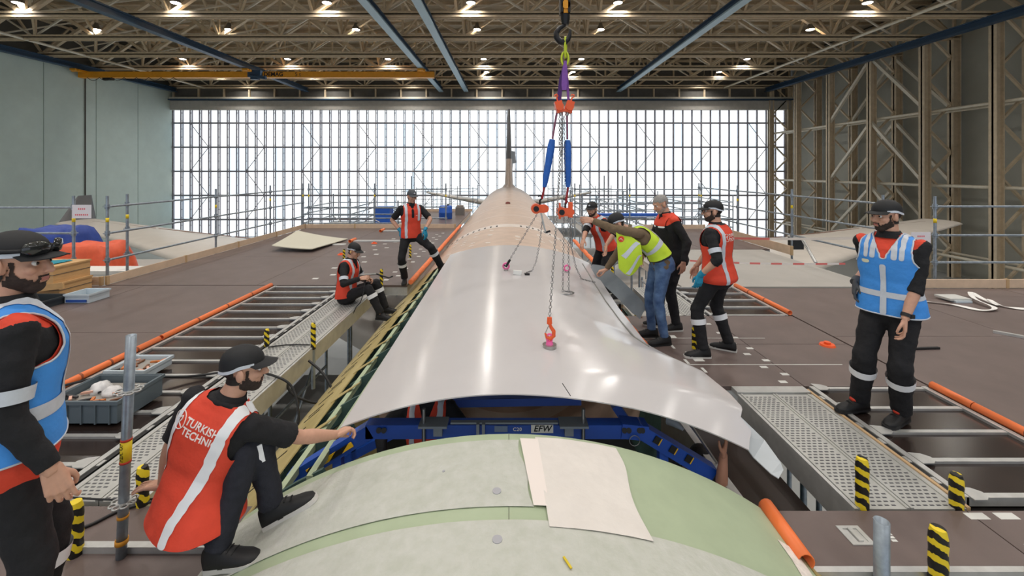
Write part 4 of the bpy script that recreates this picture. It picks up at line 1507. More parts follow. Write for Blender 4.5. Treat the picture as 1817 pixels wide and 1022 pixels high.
fx, fz, fy = Vector((1, 0, 0)), Vector((0, 0, 1)), Vector((0, -1, 0))
lettering('EFW', 0.058, axes(at(962, 761, YJ - 0.0525), fx, fz, fy), BLACKP, ef, 0.0004, 0.0012, 1.05, shear=0.25)
lettering('C20', 0.034, axes(at(918, 762, YJ - 0.047), fx, fz, fy), WHITE, jg, 0.0006, 0.0006, 1.1)
# loose silver rib and metal strip deeper in the opening
tag(MB().path([at(1185, 745, 3.3), at(1200, 752, 3.25), at(1212, 762, 3.2)], [0.035, 0.03, 0.012], 8).build('pale_cover', TABG), 'pale rounded cover lying inside the opening under the panel corner', 'cover')
tag(MB().bar(at(1222, 748, 3.2), at(1272, 822, 3.1), 0.02, 0.012).build('metal_strip', SILV), 'bright metal strip leaning inside the opening under the panel corner', 'metal strip')

# ---------------------------------------------------------------- clutter on the decks
CRATE = mat('plywood_crate', (206, 164, 112), 0.6, 0, 0.12, 6, stretch=(1, 1, 5))
TRAY = mat('black_tray', (50, 56, 60), 0.5)
CLEAR = mat('clear_bin', (196, 208, 216), 0.25)
BINB = mat('blue_in_bin', (40, 80, 160), 0.5)
GBIN = mat('grey_bin', (92, 104, 112), 0.45)
TEAL = mat('teal_cloth', (40, 140, 160), 0.8)
TARPO = mat('orange_tarp', (226, 92, 54), 0.5, 0, 0.12, 5, bump=0.4, bscale=6)
TARPB = mat('blue_tarp', (36, 66, 150), 0.5, 0, 0.12, 5, bump=0.4, bscale=6)


def openbox(name, label, cat, x0, x1, y0, y1, z0, z1, m, wall=0.012, rim=0.015, group=None, ribs=0):
    t = thing(name, label, cat, ((x0 + x1) / 2, (y0 + y1) / 2, z0), group)
    tp = 0.02
    b = MB()
    b.box(x0 + tp, x1 - tp, y0 + tp, y1 - tp, z0, z0 + wall)
    for (ax, bx_, ay, by) in ((x0, x1, y0, y0 + wall), (x0, x1, y1 - wall, y1), (x0, x0 + wall, y0 + wall, y1 - wall), (x1 - wall, x1, y0 + wall, y1 - wall)):
        b.box(ax, bx_, ay, by, z0 + 0.004, z1)
    b.build('body', m, t)
    r = MB()
    for (ax, bx_, ay, by) in ((x0 - rim, x1 + rim, y0 - rim, y0), (x0 - rim, x1 + rim, y1, y1 + rim), (x0 - rim, x0, y0, y1), (x1, x1 + rim, y0, y1)):
        r.box(ax, bx_, ay, by, z1 - 0.025, z1 + 0.004)
    r.build('rim', m, t)
    for i in range(ribs):
        x = x0 + (x1 - x0) * (i + 0.5) / ribs
        MB().box(x - 0.006, x + 0.006, y0 - 0.012, y0, z0, z1 - 0.025).build('rib', m, t)
    return t


def crate(label, x0, x1, y0, y1, z0, z1):
    t = thing('plywood_crate', label, 'crate', ((x0 + x1) / 2, (y0 + y1) / 2, z0), 'stacked plywood crates')
    MB().box(x0, x1, y0, y1, z0, z1 - 0.03).build('body', CRATE, t)
    MB().box(x0 - 0.012, x1 + 0.012, y0 - 0.012, y1 + 0.012, z1 - 0.028, z1).build('lid', CRATE, t)
    MB().box(x0 - 0.006, x1 + 0.006, y0 - 0.006, y1 + 0.006, (z0 + z1) / 2 - 0.006, (z0 + z1) / 2 + 0.002).build('seam', JOINT, t)


crate('lowest plywood crate of the stack beside the scaffold rail', -8.35, -7.40, 7.05, 7.6, 0.0, 0.24)
crate('top plywood crate of the stack, teal cloth on it', -8.55, -7.45, 7.0, 7.62, 0.24, 0.52)
tag(MB().bar((-7.95, 6.98, 0.13), (-7.28, 7.0, 0.22), 0.03, 0.1).build('plywood_offcut', CRATE), 'slanting plywood offcut leaning on the crate stack', 'plank')
g_ = []
for i in range(9):
    g_.append([(-8.0 + 0.05 * i, 7.1 + 0.045 * j, 0.528 + 0.035 * abs(noise.noise(Vector((i * 0.5, j * 0.6, 2))))) for j in range(9)])
tag(MB().sheet(g_, 0.006).build('teal_cloth', TEAL), 'crumpled teal cloth on the plywood crates', 'cloth')
g_ = []
for i in range(7):
    g_.append([(-8.5 + 0.05 * i, 7.1 + 0.045 * j, 0.528 + 0.03 * abs(noise.noise(Vector((i * 0.6, j * 0.6, 7))))) for j in range(7)])
tag(MB().sheet(g_, 0.006).build('white_cloth', WHITE), 'crumpled white cloth on the plywood crates', 'cloth')
openbox('tray', 'low black tray on the deck in front of the crates', 'tray', -7.65, -7.02, 6.45, 6.85, 0.0, 0.12, TRAY)
t = openbox('clear_bin', 'small clear plastic bin with blue contents beside the black tray', 'bin', -7.0, -6.62, 6.75, 7.1, 0.0, 0.14, CLEAR)
MB().box(-6.97, -6.65, 6.735, 6.745, 0.02, 0.06).build('blue_band', BINB, t)


def tarp(label, cx, cy, z0, sx, sy, hh, m, seed):
    g_ = []
    n = 22
    for i in range(n + 1):
        row = []
        for j in range(n + 1):
            u, v = -1 + 2 * i / n, -1 + 2 * j / n
            e = max(abs(u), abs(v))
            z = hh * (1 - max(0, (e - 0.62) / 0.38) ** 1.3) + 0.10 * hh * noise.noise(Vector((u * 2.5, v * 2.5, seed)))
            k = 1 + 0.05 * noise.noise(Vector((u * 6, v * 6, seed + 3)))
            row.append((cx + u * sx / 2 * k, cy + v * sy / 2 * k, z0 + max(0.0, z)))
        g_.append(row)
    return tag(MB().sheet(g_, 0.01).build('tarpaulin', m), label, 'tarpaulin', 'tarpaulins over stored parts')


sd = deck('store_deck', 'lower deck beyond the crates carrying the tarpaulin heaps', -13.5, -8.3, 9.2, 12.5, 2, 1, GREYD, -0.5, True)
tarp('orange tarpaulin heap beyond the scaffold rail', -9.65, 9.9, -0.5, 1.6, 1.0, 0.90, TARPO, 1.0)
tarp('low orange tarpaulin fold beside the orange heap', -10.75, 9.9, -0.5, 1.1, 0.9, 0.62, TARPO, 5.0)
tarp('dark blue tarpaulin heap behind the orange one', -11.9, 11.3, -0.5, 1.9, 1.1, 1.08, TARPB, 9.0)
t = thing('white_case', 'white lidded case beyond the scaffold rail below the orange tarpaulin', 'case', (-8.9, 9.0, -0.5), None)
MB().box(-9.15, -7.75, 8.72, 9.15, -0.5, -0.02).build('body', WHITE, t)
MB().box(-9.17, -7.73, 8.70, 9.17, -0.02, 0.05).build('lid', WHITE, t)

# curved skin panel lying on the deck
g_ = []
for i in range(13):
    u = i / 12
    row = []
    for j in range(13):
        v = j / 12
        a = Vector((-6.12, 11.05, 0)).lerp(Vector((-6.62, 13.4, 0)), v)
        c = Vector((-5.02, 10.9, 0)).lerp(Vector((-4.85, 12.9, 0)), v)
        p = a.lerp(c, u)
        p.z = 0.03 + 0.13 * (1 - u) ** 2 * (0.5 + 0.5 * v) + 0.06 * (1 - v) + 0.05 * (1 - u) * v * v
        row.append(p)
    g_.append(row)
tag(MB().sheet(g_, 0.02).build('skin_panel', mat('pale_skin_panel', (206, 202, 184), 0.5)), 'curved pale skin panel lying loose on the deck', 'skin panel')
tag(MB().box(-4.95, -4.6, 12.0, 12.12, 0.0, 0.025).build('small_plate', WHITE), 'small white plate beside the curved skin panel', 'plate')


def roller(label, x0, x1, y, d=0.22):
    t = thing('edge_ramp', label, 'ramp strip', ((x0 + x1) / 2, y, 0), 'aluminium ramp strips with orange pipe ends')
    MB().box(x0 + 0.1, x1, y - d / 2, y + d / 2, 0.0, 0.035).build('strip', ALU, t)
    MB().pipe((x0 + 0.05, y - d, 0.045), (x0 + 0.05, y + d, 0.045), 0.045, 0.007).build('pipe_end', ORANGE, t)


roller('aluminium ramp strip behind the standing man', -4.65, -3.0, 12.6)
roller('aluminium ramp strip at the far toe board', -4.4, -2.9, 14.7)
for (px, py, lab) in ((605, 452, 'small orange cap on the deck beyond the seated man'), (1468, 613, 'round orange cap lying alone on the wide brown deck'), (664, 432, 'small orange cap beside the aluminium ramp strip')):
    p = gnd(px, py)
    t = thing('floor_cap', lab, 'cap', p, 'orange caps on the decks')
    b = MB().tube(p, p + Vector((0, 0, 0.02)), 0.085, 20, 0.075)
    b.build('disc', HOIST, t)
    MB().tube(p + Vector((0, 0, 0.02)), p + Vector((0, 0, 0.045)), 0.035, 14).build('knob', HOIST, t)
# bins on the long bay
t = openbox('storage_bin', 'dark grey storage bin full of bags on the long dark bay', 'bin', -3.80, -3.22, 3.52, 3.98, 0.015, 0.2, GBIN, ribs=5)
BAG = mat('clear_bag', (216, 214, 214), 0.3, 0, 0.1, 30)
for (x, y, z, r, lab) in ((-3.62, 3.8, 0.16, 0.075, 'white plastic bag in the grey bin, highest of the heap'), (-3.48, 3.75, 0.15, 0.07, 'crumpled clear bag in the middle of the grey bin'), (-3.33, 3.75, 0.15, 0.06, 'small clear bag at the end of the grey bin')):
    b = MB().ball((0, 0, 0), r, r, r * 0.8, 18, 12)
    b.v = [tuple(Vector(p) * (1 + 0.28 * noise.noise(Vector(p) * 28 + Vector((x * 9, 0, 0)))) + Vector((x, y, z))) for p in b.v]
    tag(b.build('plastic_bag', BAG), lab, 'bag', 'bags in the grey bin')
random.seed(5)
PC = [mat('part_orange', (206, 120, 60), 0.5), mat('part_brown', (120, 80, 56), 0.5), mat('part_dark', (60, 60, 64), 0.5), mat('part_pink', (220, 170, 150), 0.5)]
for i in range(16):
    x, y = -3.75 + random.random() * 0.5, 3.57 + random.random() * 0.2
    a = random.random() * PI
    d_ = Vector((math.cos(a), math.sin(a) * 0.4, 0.1)) * 0.05
    t = MB().bar(Vector((x, y, 0.165)) - d_, Vector((x, y, 0.165)) + d_, 0.02, 0.018).build('wrapped_part', PC[i % 4])
    tag(t, 'small wrapped part lying among the bags in the grey bin', 'small part', 'wrapped parts in the grey bin')
MB().box(-3.77, -3.25, 3.55, 3.95, 0.03, 0.14).build('lining', mat('bin_lining', (150, 146, 140), 0.6), [o for o in COL.objects if o.name == 'storage_bin'][0])
t = openbox('clear_tray', 'clear plastic tray of small parts behind the grey bin', 'tray', -4.0, -3.62, 4.25, 4.6, 0.015, 0.11, CLEAR)
for i in range(14):
    x, y = -3.97 + random.random() * 0.32, 4.3 + random.random() * 0.25
    a = random.random() * PI
    d_ = Vector((math.cos(a), math.sin(a), 0.1)) * 0.04
    tag(MB().bar(Vector((x, y, 0.085)) - d_, Vector((x, y, 0.085)) + d_, 0.02, 0.016).build('wrapped_part', PC[i % 4]), 'small wrapped part in the clear tray', 'small part', 'wrapped parts in the clear tray')
MB().box(-3.98, -3.64, 4.27, 4.58, 0.02, 0.075).build('lining', mat('bin_lining', (150, 146, 140), 0.6), t)

# hoses and cables
HOSE = mat('black_hose', (28, 28, 30), 0.5)


def smooth_path(pts, n=6):
    pts = [Vector(p) for p in pts]
    out = []
    for i in range(len(pts) - 1):
        p0, p1, p2, p3 = pts[max(i - 1, 0)], pts[i], pts[i + 1], pts[min(i + 2, len(pts) - 1)]
        for k in range(n):
            t_ = k / n
            out.append(0.5 * ((2 * p1) + (p2 - p0) * t_ + (2 * p0 - 5 * p1 + 4 * p2 - p3) * t_ * t_ + (3 * p1 - p0 - 3 * p2 + p3) * t_ ** 3))
    out.append(pts[-1])
    return out


def hose(label, pts, r=0.012, m=HOSE):
    return tag(MB().path(smooth_path(pts), r, 7).build('hose', m), label, 'hose', 'hoses and cables on the decks')


hose('black hose crossing the long dark bay and walkway', [gnd(60, 700, 0.02), gnd(130, 680, 0.06), gnd(200, 668, 0.13), gnd(330, 668, 0.03), gnd(430, 657, 0.02), gnd(490, 668, 0.02), at(520, 690, 4.3), at(530, 740, 4.2), at(520, 790, 4.1)])
hose('black cable loop hanging beside the walkway beam', [at(548, 640, 4.9), at(575, 665, 4.8), at(590, 700, 4.7), at(565, 715, 4.6), at(520, 700, 4.5), at(505, 670, 4.5)], 0.014)
hose('thin black cable lying across the deck beside the tall steel tube', [gnd(60, 955, 0.01), gnd(150, 935, 0.01), gnd(215, 905, 0.01), gnd(290, 885, 0.015), gnd(340, 872, 0.02)], 0.009)
hose('thin cable across the near end of the perforated walkway', [gnd(100, 880, 0.012), gnd(180, 886, 0.012), gnd(260, 886, 0.012), gnd(300, 880, 0.012)], 0.006)
hose('thin cable across the walkway between the two taped posts', [gnd(476, 616, 0.012), gnd(510, 612, 0.012), gnd(550, 612, 0.012)], 0.008)
# tools and bits in the gap on the other side
hose('thin red and white cable bundle in the gap beside the foam guard', [at(1100, 570, 6.4), at(1118, 583, 6.2), at(1135, 580, 6.1), at(1150, 590, 6.0)], 0.012, mat('red_cable', (200, 80, 60), 0.5))
tag(MB().bar(at(1115, 528, 6.0), at(1140, 564, 5.85), 0.02, 0.02).build('metal_rod', SILV), 'bright metal rod leaning in the gap beside the man in jeans', 'rod')
for (px, py, lab) in ((1100, 550, 'orange and black hand tool standing under the long grey plate'), (1124, 575, 'orange and black hand tool beside the red cable bundle')):
    p = at(px, py, 6.1)
    t = thing('hand_tool', lab, 'tool', p - Vector((0, 0, 0.1)), 'orange hand tools in the gap')
    MB().tube(p - Vector((0, 0, 0.1)), p, 0.03, 10, 0.025).build('body', HOIST, t)
    MB().tube(p, p + Vector((0, 0, 0.09)), 0.018, 10).build('grip', BLACKP, t)

# white strap and tray on the wide deck
WSTR = mat('white_webbing', (232, 230, 226), 0.6)


def ribbon(name, label, pts, w, m, cat, group=None, twist=0.0):
    pts = smooth_path(pts, 6)
    g_ = []
    for i, p in enumerate(pts):
        d = pts[min(i + 1, len(pts) - 1)] - pts[max(i - 1, 0)]
        s_ = Vector((d.y, -d.x, 0)).normalized()
        a = twist * math.sin(i * 0.5)
        s_ = s_ * math.cos(a) + Vector((0, 0, 1)) * math.sin(a)
        g_.append([p - s_ * w / 2, p + s_ * w / 2])
    return tag(MB().sheet(g_, 0.003).build(name, m), label, cat, group)


ribbon('white_strap', 'white webbing strap strewn in loops on the wide brown deck', [gnd(1640, 534, 0.02), gnd(1690, 540, 0.02), gnd(1740, 550, 0.02), gnd(1765, 546, 0.03), gnd(1730, 530, 0.06), gnd(1722, 518, 0.08), gnd(1740, 528, 0.05), gnd(1770, 542, 0.02), gnd(1755, 532, 0.05), gnd(1780, 543, 0.02), gnd(1817, 548, 0.02), gnd(1880, 552, 0.02)], 0.06, WSTR, 'strap', None, 0.25)
p = gnd(1702, 536)
t = thing('shallow_tray', 'shallow grey tray beside the white strap', 'tray', p)
MB().cbox(p + Vector((0, 0.1, 0.045)), 0.34, 0.26, 0.03).build('lid', mat('grey_lid', (200, 200, 196), 0.5), t)
MB().cbox(p + Vector((0.02, 0.06, 0.016)), 0.26, 0.24, 0.03).build('body', CLEAR, t)
tag(MB().bar(gnd(1605, 621) + Vector((0, 0, 0.012)), gnd(1666, 619) + Vector((0, 0, 0.012)), 0.03, 0.024).build('black_bar', BLACKP), 'short black bar lying behind the bearded blue-vested man', 'bar')
tag(MB().bar(gnd(1762, 590) + Vector((0, 0, 0.015)), gnd(1850, 606) + Vector((0, 0, 0.015)), 0.05, 0.03).build('aluminium_bar', ALU), 'aluminium bar lying on the wide brown deck', 'bar')
# paper signs on the rails
for (p, lab) in ((Vector((-7.95, 7.97, 1.33)), 'white paper sign with red print on the rail above the crates'), (at(1634, 424, 7.84), 'white paper sign with red print on the rail behind the bearded man')):
    t = thing('paper_sign', lab, 'sign', p - Vector((0, 0, 0.13)), 'paper signs on the guard rails')
    MB().cbox(p, 0.36, 0.004, 0.25).build('paper', mat('paper_white', (230, 226, 232), 0.7), t)
    RP = mat('red_print', (224, 120, 130), 0.7)
    for dz, n in ((0.05, 4), (-0.06, 7)):
        for i in range(n):
            MB().cbox(p + Vector(((i - (n - 1) / 2) * 0.036, -0.003, dz)), 0.024, 0.001, 0.03).build('print_mark', RP, t)
# barrier tape
BT = stripe_mat('barrier_tape_red_white', (232, 226, 222), (222, 120, 116), 3.2, (1, 0.2, 0), 0.5)
ribbon_pts = sag(at(1215, 462, 8.9), at(1500, 468, 7.9), 0.03, 12)
tag(MB().sheet([[q + Vector((0, 0, -0.018)), q + Vector((0, 0, 0.018))] for q in ribbon_pts], 0.002).build('barrier_tape', BT), 'red and white barrier tape across the grey ramp sheet', 'barrier tape')
ribbon_pts = sag(at(1235, 420, 14.0), at(1580, 421, 8.4), 0.05, 12)
tag(MB().sheet([[q + Vector((0, 0, -0.03)), q + Vector((0, 0, 0.03))] for q in ribbon_pts], 0.002).build('barrier_tape', BT), 'red and white barrier tape strung before the wing', 'barrier tape')
tag(MB().tube(at(1424, 425, 10.6), at(1448, 467, 9.7), 0.035, 8).build('scaffold_prop', ALU), 'slanting aluminium prop before the wing', 'prop')
t = thing('machine_box', 'black machine box standing beyond the toe board near the wing', 'box', at(1412, 440, 11.8), None)
MB().cbox(at(1412, 431, 11.8), 0.28, 0.25, 0.32).build('body', BLACKP, t)
MB().cbox(at(1412, 420, 11.8), 0.3, 0.27, 0.04).build('lid', mat('grey_lid', (200, 200, 196), 0.5), t)


# ---------------------------------------------------------------- docks round the tail
def dock(label, x0, x1, y0, y1, z, seed, levels, deckm=GREYD, dens=1.0):
    rnd = random.Random(seed)
    t = thing('tail_dock_scaffold', label, 'scaffold', ((x0 + x1) / 2, (y0 + y1) / 2, ZF), 'scaffold docks round the tail')
    n = max(2, int((x1 - x0) / 1.6))
    for i in range(n + 1):
        x = x0 + (x1 - x0) * i / n
        for y in (y0, y1):
            MB().tube((x, y, leg_foot(x, y)), (x, y, z + levels[-1] + 0.15 + 0.3 * rnd.random()), 0.03, 6).build('standard', GALV, t)
    for lv_ in levels:
        for y in (y0, y1):
            MB().tube((x0, y, z + lv_), (x1, y, z + lv_), 0.028, 6).build('ledger', GALV, t)
        for i in range(n + 1):
            x = x0 + (x1 - x0) * i / n
            MB().tube((x, y0, z + lv_), (x, y1, z + lv_), 0.025, 6).build('transom', GALV, t)
    for lv_ in (levels[0], levels[0] - 1.2):
        MB().box(x0, x1, y0 + 0.1, y1 - 0.1, z + lv_ - 0.05, z + lv_).build('deck_plank', deckm, t)
    for i in range(n):
        a = x0 + (x1 - x0) * i / n
        c = x0 + (x1 - x0) * (i + 1) / n
        for zz in (levels[0] - 1.3,):
            MB().tube((a, y0, z + zz), (c, y0, z + zz + 1.2), 0.024, 6).build('brace', GALV, t)
    for i in range(int(16 * dens)):
        x = x0 + rnd.random() * (x1 - x0)
        zz = z + rnd.choice((levels[0], levels[0] + 0.12, levels[0] + 0.3, levels[0] + 0.45))
        y = y0 + rnd.random() * (y1 - y0)
        L_ = 0.5 + rnd.random() * 1.4
        MB().tube((x, y, zz + 0.03), (x + L_ * (rnd.random() - 0.3), y + 0.3 * rnd.random(), zz + 0.03 + 0.25 * rnd.random()), 0.022, 6).build('loose_tube', rnd.choice((GALV, ALU, GALV)), t)
    return t


dock('low scaffold dock with loose tubes behind the far toe board, blue box on it', -8.2, -4.4, 17.0, 20.0, 0, 1, (-0.3, 0.0, 0.35, 0.6))
dock('scaffold dock behind the kneeling man, below the tail', 3.0, 5.6, 17.5, 21.0, 0, 2, (-0.5, -0.2, 0.15, 0.45, 0.7))
dock('wide scaffold dock beyond the grey-haired man', 5.8, 10.2, 19.5, 23.0, 0, 3, (-0.9, -0.5, -0.1, 0.3, 0.65), dens=1.6)
dock('far scaffold dock under the stabiliser by the standing man', -9.5, -3.2, 38.0, 44.0, 0, 4, (-2.6, -1.6, -0.9, 0.2), dens=0.6)
dock('far scaffold dock under the stabiliser behind the chains', 4.0, 10.5, 38.0, 44.0, 0, 5, (-2.6, -1.6, -0.9, 0.2), dens=0.6)
for (x, y, lab) in ((-8.3, 36.5, 'thin tall scaffold mast before the glazed door, by the standing man'), (8.9, 40.0, 'thin tall scaffold mast before the glazed door, behind the kneeling man'), (10.6, 40.0, 'thin tall scaffold mast before the glazed door, beside the stabiliser tip')):
    tag(MB().tube((x, y, ZF), (x, y, 1.6), 0.05, 6).build('scaffold_mast', GALV), lab, 'mast')
PB = mat('blue_plastic', (34, 92, 190), 0.45, 0, 0.08, 4)
t = thing('blue_container', 'tall blue container on the low scaffold dock', 'container', (-5.25, 18.2, -0.3))
MB().box(-5.62, -4.98, 17.9, 18.5, -0.3, 0.52).build('body', PB, t)
MB().box(-5.63, -4.97, 17.89, 18.51, 0.5, 0.56).build('lid', mat('blue_plastic_pale', (70, 120, 200), 0.45), t)
t = thing('blue_drum', 'blue drum on the narrow deck behind the standing man', 'drum', (-2.75, 18.6, 0))
b = MB()
b.loft([[(-2.75 + r * math.cos(2 * PI * i / 20), 18.6 + r * math.sin(2 * PI * i / 20), z) for i in range(20)] for r, z in ((0.27, 0.0), (0.29, 0.03), (0.29, 0.25), (0.305, 0.27), (0.29, 0.29), (0.29, 0.5), (0.25, 0.56), (0.1, 0.57))], caps=True)
b.build('body', PB, t)
MB().tube((-2.65, 18.6, 0.57), (-2.65, 18.6, 0.62), 0.04, 10).build('bung', BLACKP, t)
t = thing('grey_case', 'small grey case on the narrow deck beside the fuselage', 'case', (-2.3, 20.2, 0))
MB().box(-2.5, -2.1, 20.0, 20.4, 0, 0.35).build('body', mat('grey_case', (120, 116, 112), 0.6), t)
MB().box(-2.45, -2.15, 20.05, 20.35, 0.35, 0.45).build('lid', mat('grey_case_lid', (150, 140, 134), 0.6), t)
tag(MB().box(3.2, 6.0, 16.4, 16.8, 0.28, 0.42).build('blue_beam', PB), 'blue beam lying across the scaffold behind the kneeling man', 'beam')
# scaffold in the gaps beside the fuselage
for k, (x, ys, lab) in enumerate(((2.95, (7.9, 8.7, 9.5), 'scaffold frame in the gap under the long grey plate'), (-2.9, (3.6, 5.2, 6.8), 'scaffold frame in the gap beside the perforated walkway'))):
    t = thing('gap_scaffold', lab, 'scaffold', (x, ys[1], ZF), 'scaffold frames in the gaps')
    for y in ys:
        MB().tube((x, y, ZF), (x, y, -0.27), 0.024, 8).build('standard', GALV, t)
    for z in (-0.35, -1.0, -2.4):
        MB().tube((x, ys[0], z), (x, ys[-1], z), 0.02, 8).build('ledger', GALV, t)
    for a, c in zip(ys, ys[1:]):
        MB().tube((x, a, -1.9), (x, c, -0.35), 0.02, 8).build('brace', GALV, t)
# ---------------------------------------------------------------- people
SKIN = mat('skin', (206, 158, 134), 0.55, 0, 0.06, 25)
SKIN2 = mat('skin_tan', (178, 128, 104), 0.55, 0, 0.06, 25)
BLACKF = mat('black_fabric', (26, 26, 30), 0.85, 0, 0.2, 30, bump=0.15, bscale=80)
NAVYF = mat('navy_trousers', (34, 36, 46), 0.85, 0, 0.2, 30, bump=0.15, bscale=80)
REDV = mat('red_vest', (226, 72, 48), 0.75, 0, 0.07, 9, bump=0.12, bscale=60)
BLUEV = mat('blue_vest', (66, 150, 236), 0.6, 0, 0.06, 9, bump=0.12, bscale=50)
LIMEV = mat('lime_vest', (196, 226, 52), 0.6, 0, 0.06, 9)
REFL = mat('reflective_band', (206, 212, 222), 0.35, 0, 0.05, 40, emit=0.0)
REFLW = mat('reflective_white', (240, 242, 246), 0.35)
OLIVE = mat('olive_sweater', (112, 94, 72), 0.85, 0, 0.15, 20)
JEANS = mat('blue_denim', (104, 134, 174), 0.85, 0, 0.35, 7, col2=(52, 78, 122))
BEARDB = mat('dark_beard', (54, 42, 36), 0.85, 0, 0.3, 90)
HAIRB = mat('dark_hair', (32, 26, 24), 0.7, 0, 0.2, 60)
HAIRG = mat('grey_hair', (150, 146, 142), 0.7, 0, 0.2, 60)
BEARDG = mat('grey_beard', (168, 156, 148), 0.8, 0, 0.2, 60)
CAPM = mat('black_cap', (26, 27, 30), 0.7, 0, 0.1, 30)
CAPG = mat('grey_cap', (70, 74, 80), 0.7, 0, 0.1, 30)
GLOVEB = mat('blue_nitrile_glove', (28, 140, 176), 0.4)
GLOVEG = mat('grey_work_glove', (74, 76, 80), 0.7)
SHOE = mat('black_shoe', (24, 24, 26), 0.6)
SOLEW = mat('pale_sole', (206, 204, 200), 0.6)
SOLEB = mat('black_sole', (30, 30, 32), 0.7)
EYEW = mat('eye_white', (232, 228, 224), 0.3)
EYED = mat('eye_iris', (40, 28, 22), 0.2)
LIPS = mat('lips', (176, 110, 100), 0.5)
LENSD = mat('goggle_lens', (30, 32, 34), 0.08, 0, coat=0.5)
REDTRIM = mat('red_trim', (206, 62, 40), 0.6)
WATCH = mat('watch_black', (20, 20, 24), 0.4)
LOGOW = mat('white_print', (248, 236, 230), 0.6)

#        t      a      b     forward offset
TORSO = [(-0.13, 0.085, 0.075, -0.005), (-0.08, 0.150, 0.108, -0.010), (-0.02, 0.172, 0.122, -0.014), (0.06, 0.168, 0.116, -0.008), (0.14, 0.154, 0.106, 0.000), (0.22, 0.152, 0.104, 0.004), (0.32, 0.166, 0.114, 0.004),
         (0.41, 0.178, 0.120, 0.000), (0.47, 0.180, 0.110, -0.006), (0.52, 0.168, 0.088, -0.012), (0.555, 0.130, 0.072, -0.014), (0.59, 0.075, 0.063, -0.012), (0.62, 0.058, 0.060, -0.006), (0.66, 0.055, 0.058, 0.004)]


def tab4(t):
    T = TORSO
    if t <= T[0][0]:
        return T[0][1:]
    for a, b in zip(T, T[1:]):
        if t <= b[0]:
            f = (t - a[0]) / (b[0] - a[0])
            f = f * f * (3 - 2 * f) * 0.5 + f * 0.5
            return tuple(a[k] + (b[k] - a[k]) * f for k in (1, 2, 3))
    return T[-1][1:]


def bone2(a, c, l1, l2, hint):
    a, c, hint = Vector(a), Vector(c), Vector(hint)
    d = c - a
    L_ = d.length
    mx_ = (l1 + l2) * 0.995
    if L_ > mx_:
        c = a + d * (mx_ / L_)
        d = c - a
        L_ = mx_
    dn = d / L_
    x = (L_ * L_ + l1 * l1 - l2 * l2) / (2 * L_)
    hgt = math.sqrt(max(0.0, l1 * l1 - x * x))
    hp = hint - dn * hint.dot(dn)
    hp = hp.normalized() if hp.length > 1e-6 else Vector((0, 0, 1))
    return a + dn * x + hp * hgt, c


def ang(a):
    return Vector((math.cos(a * D), math.sin(a * D), 0))


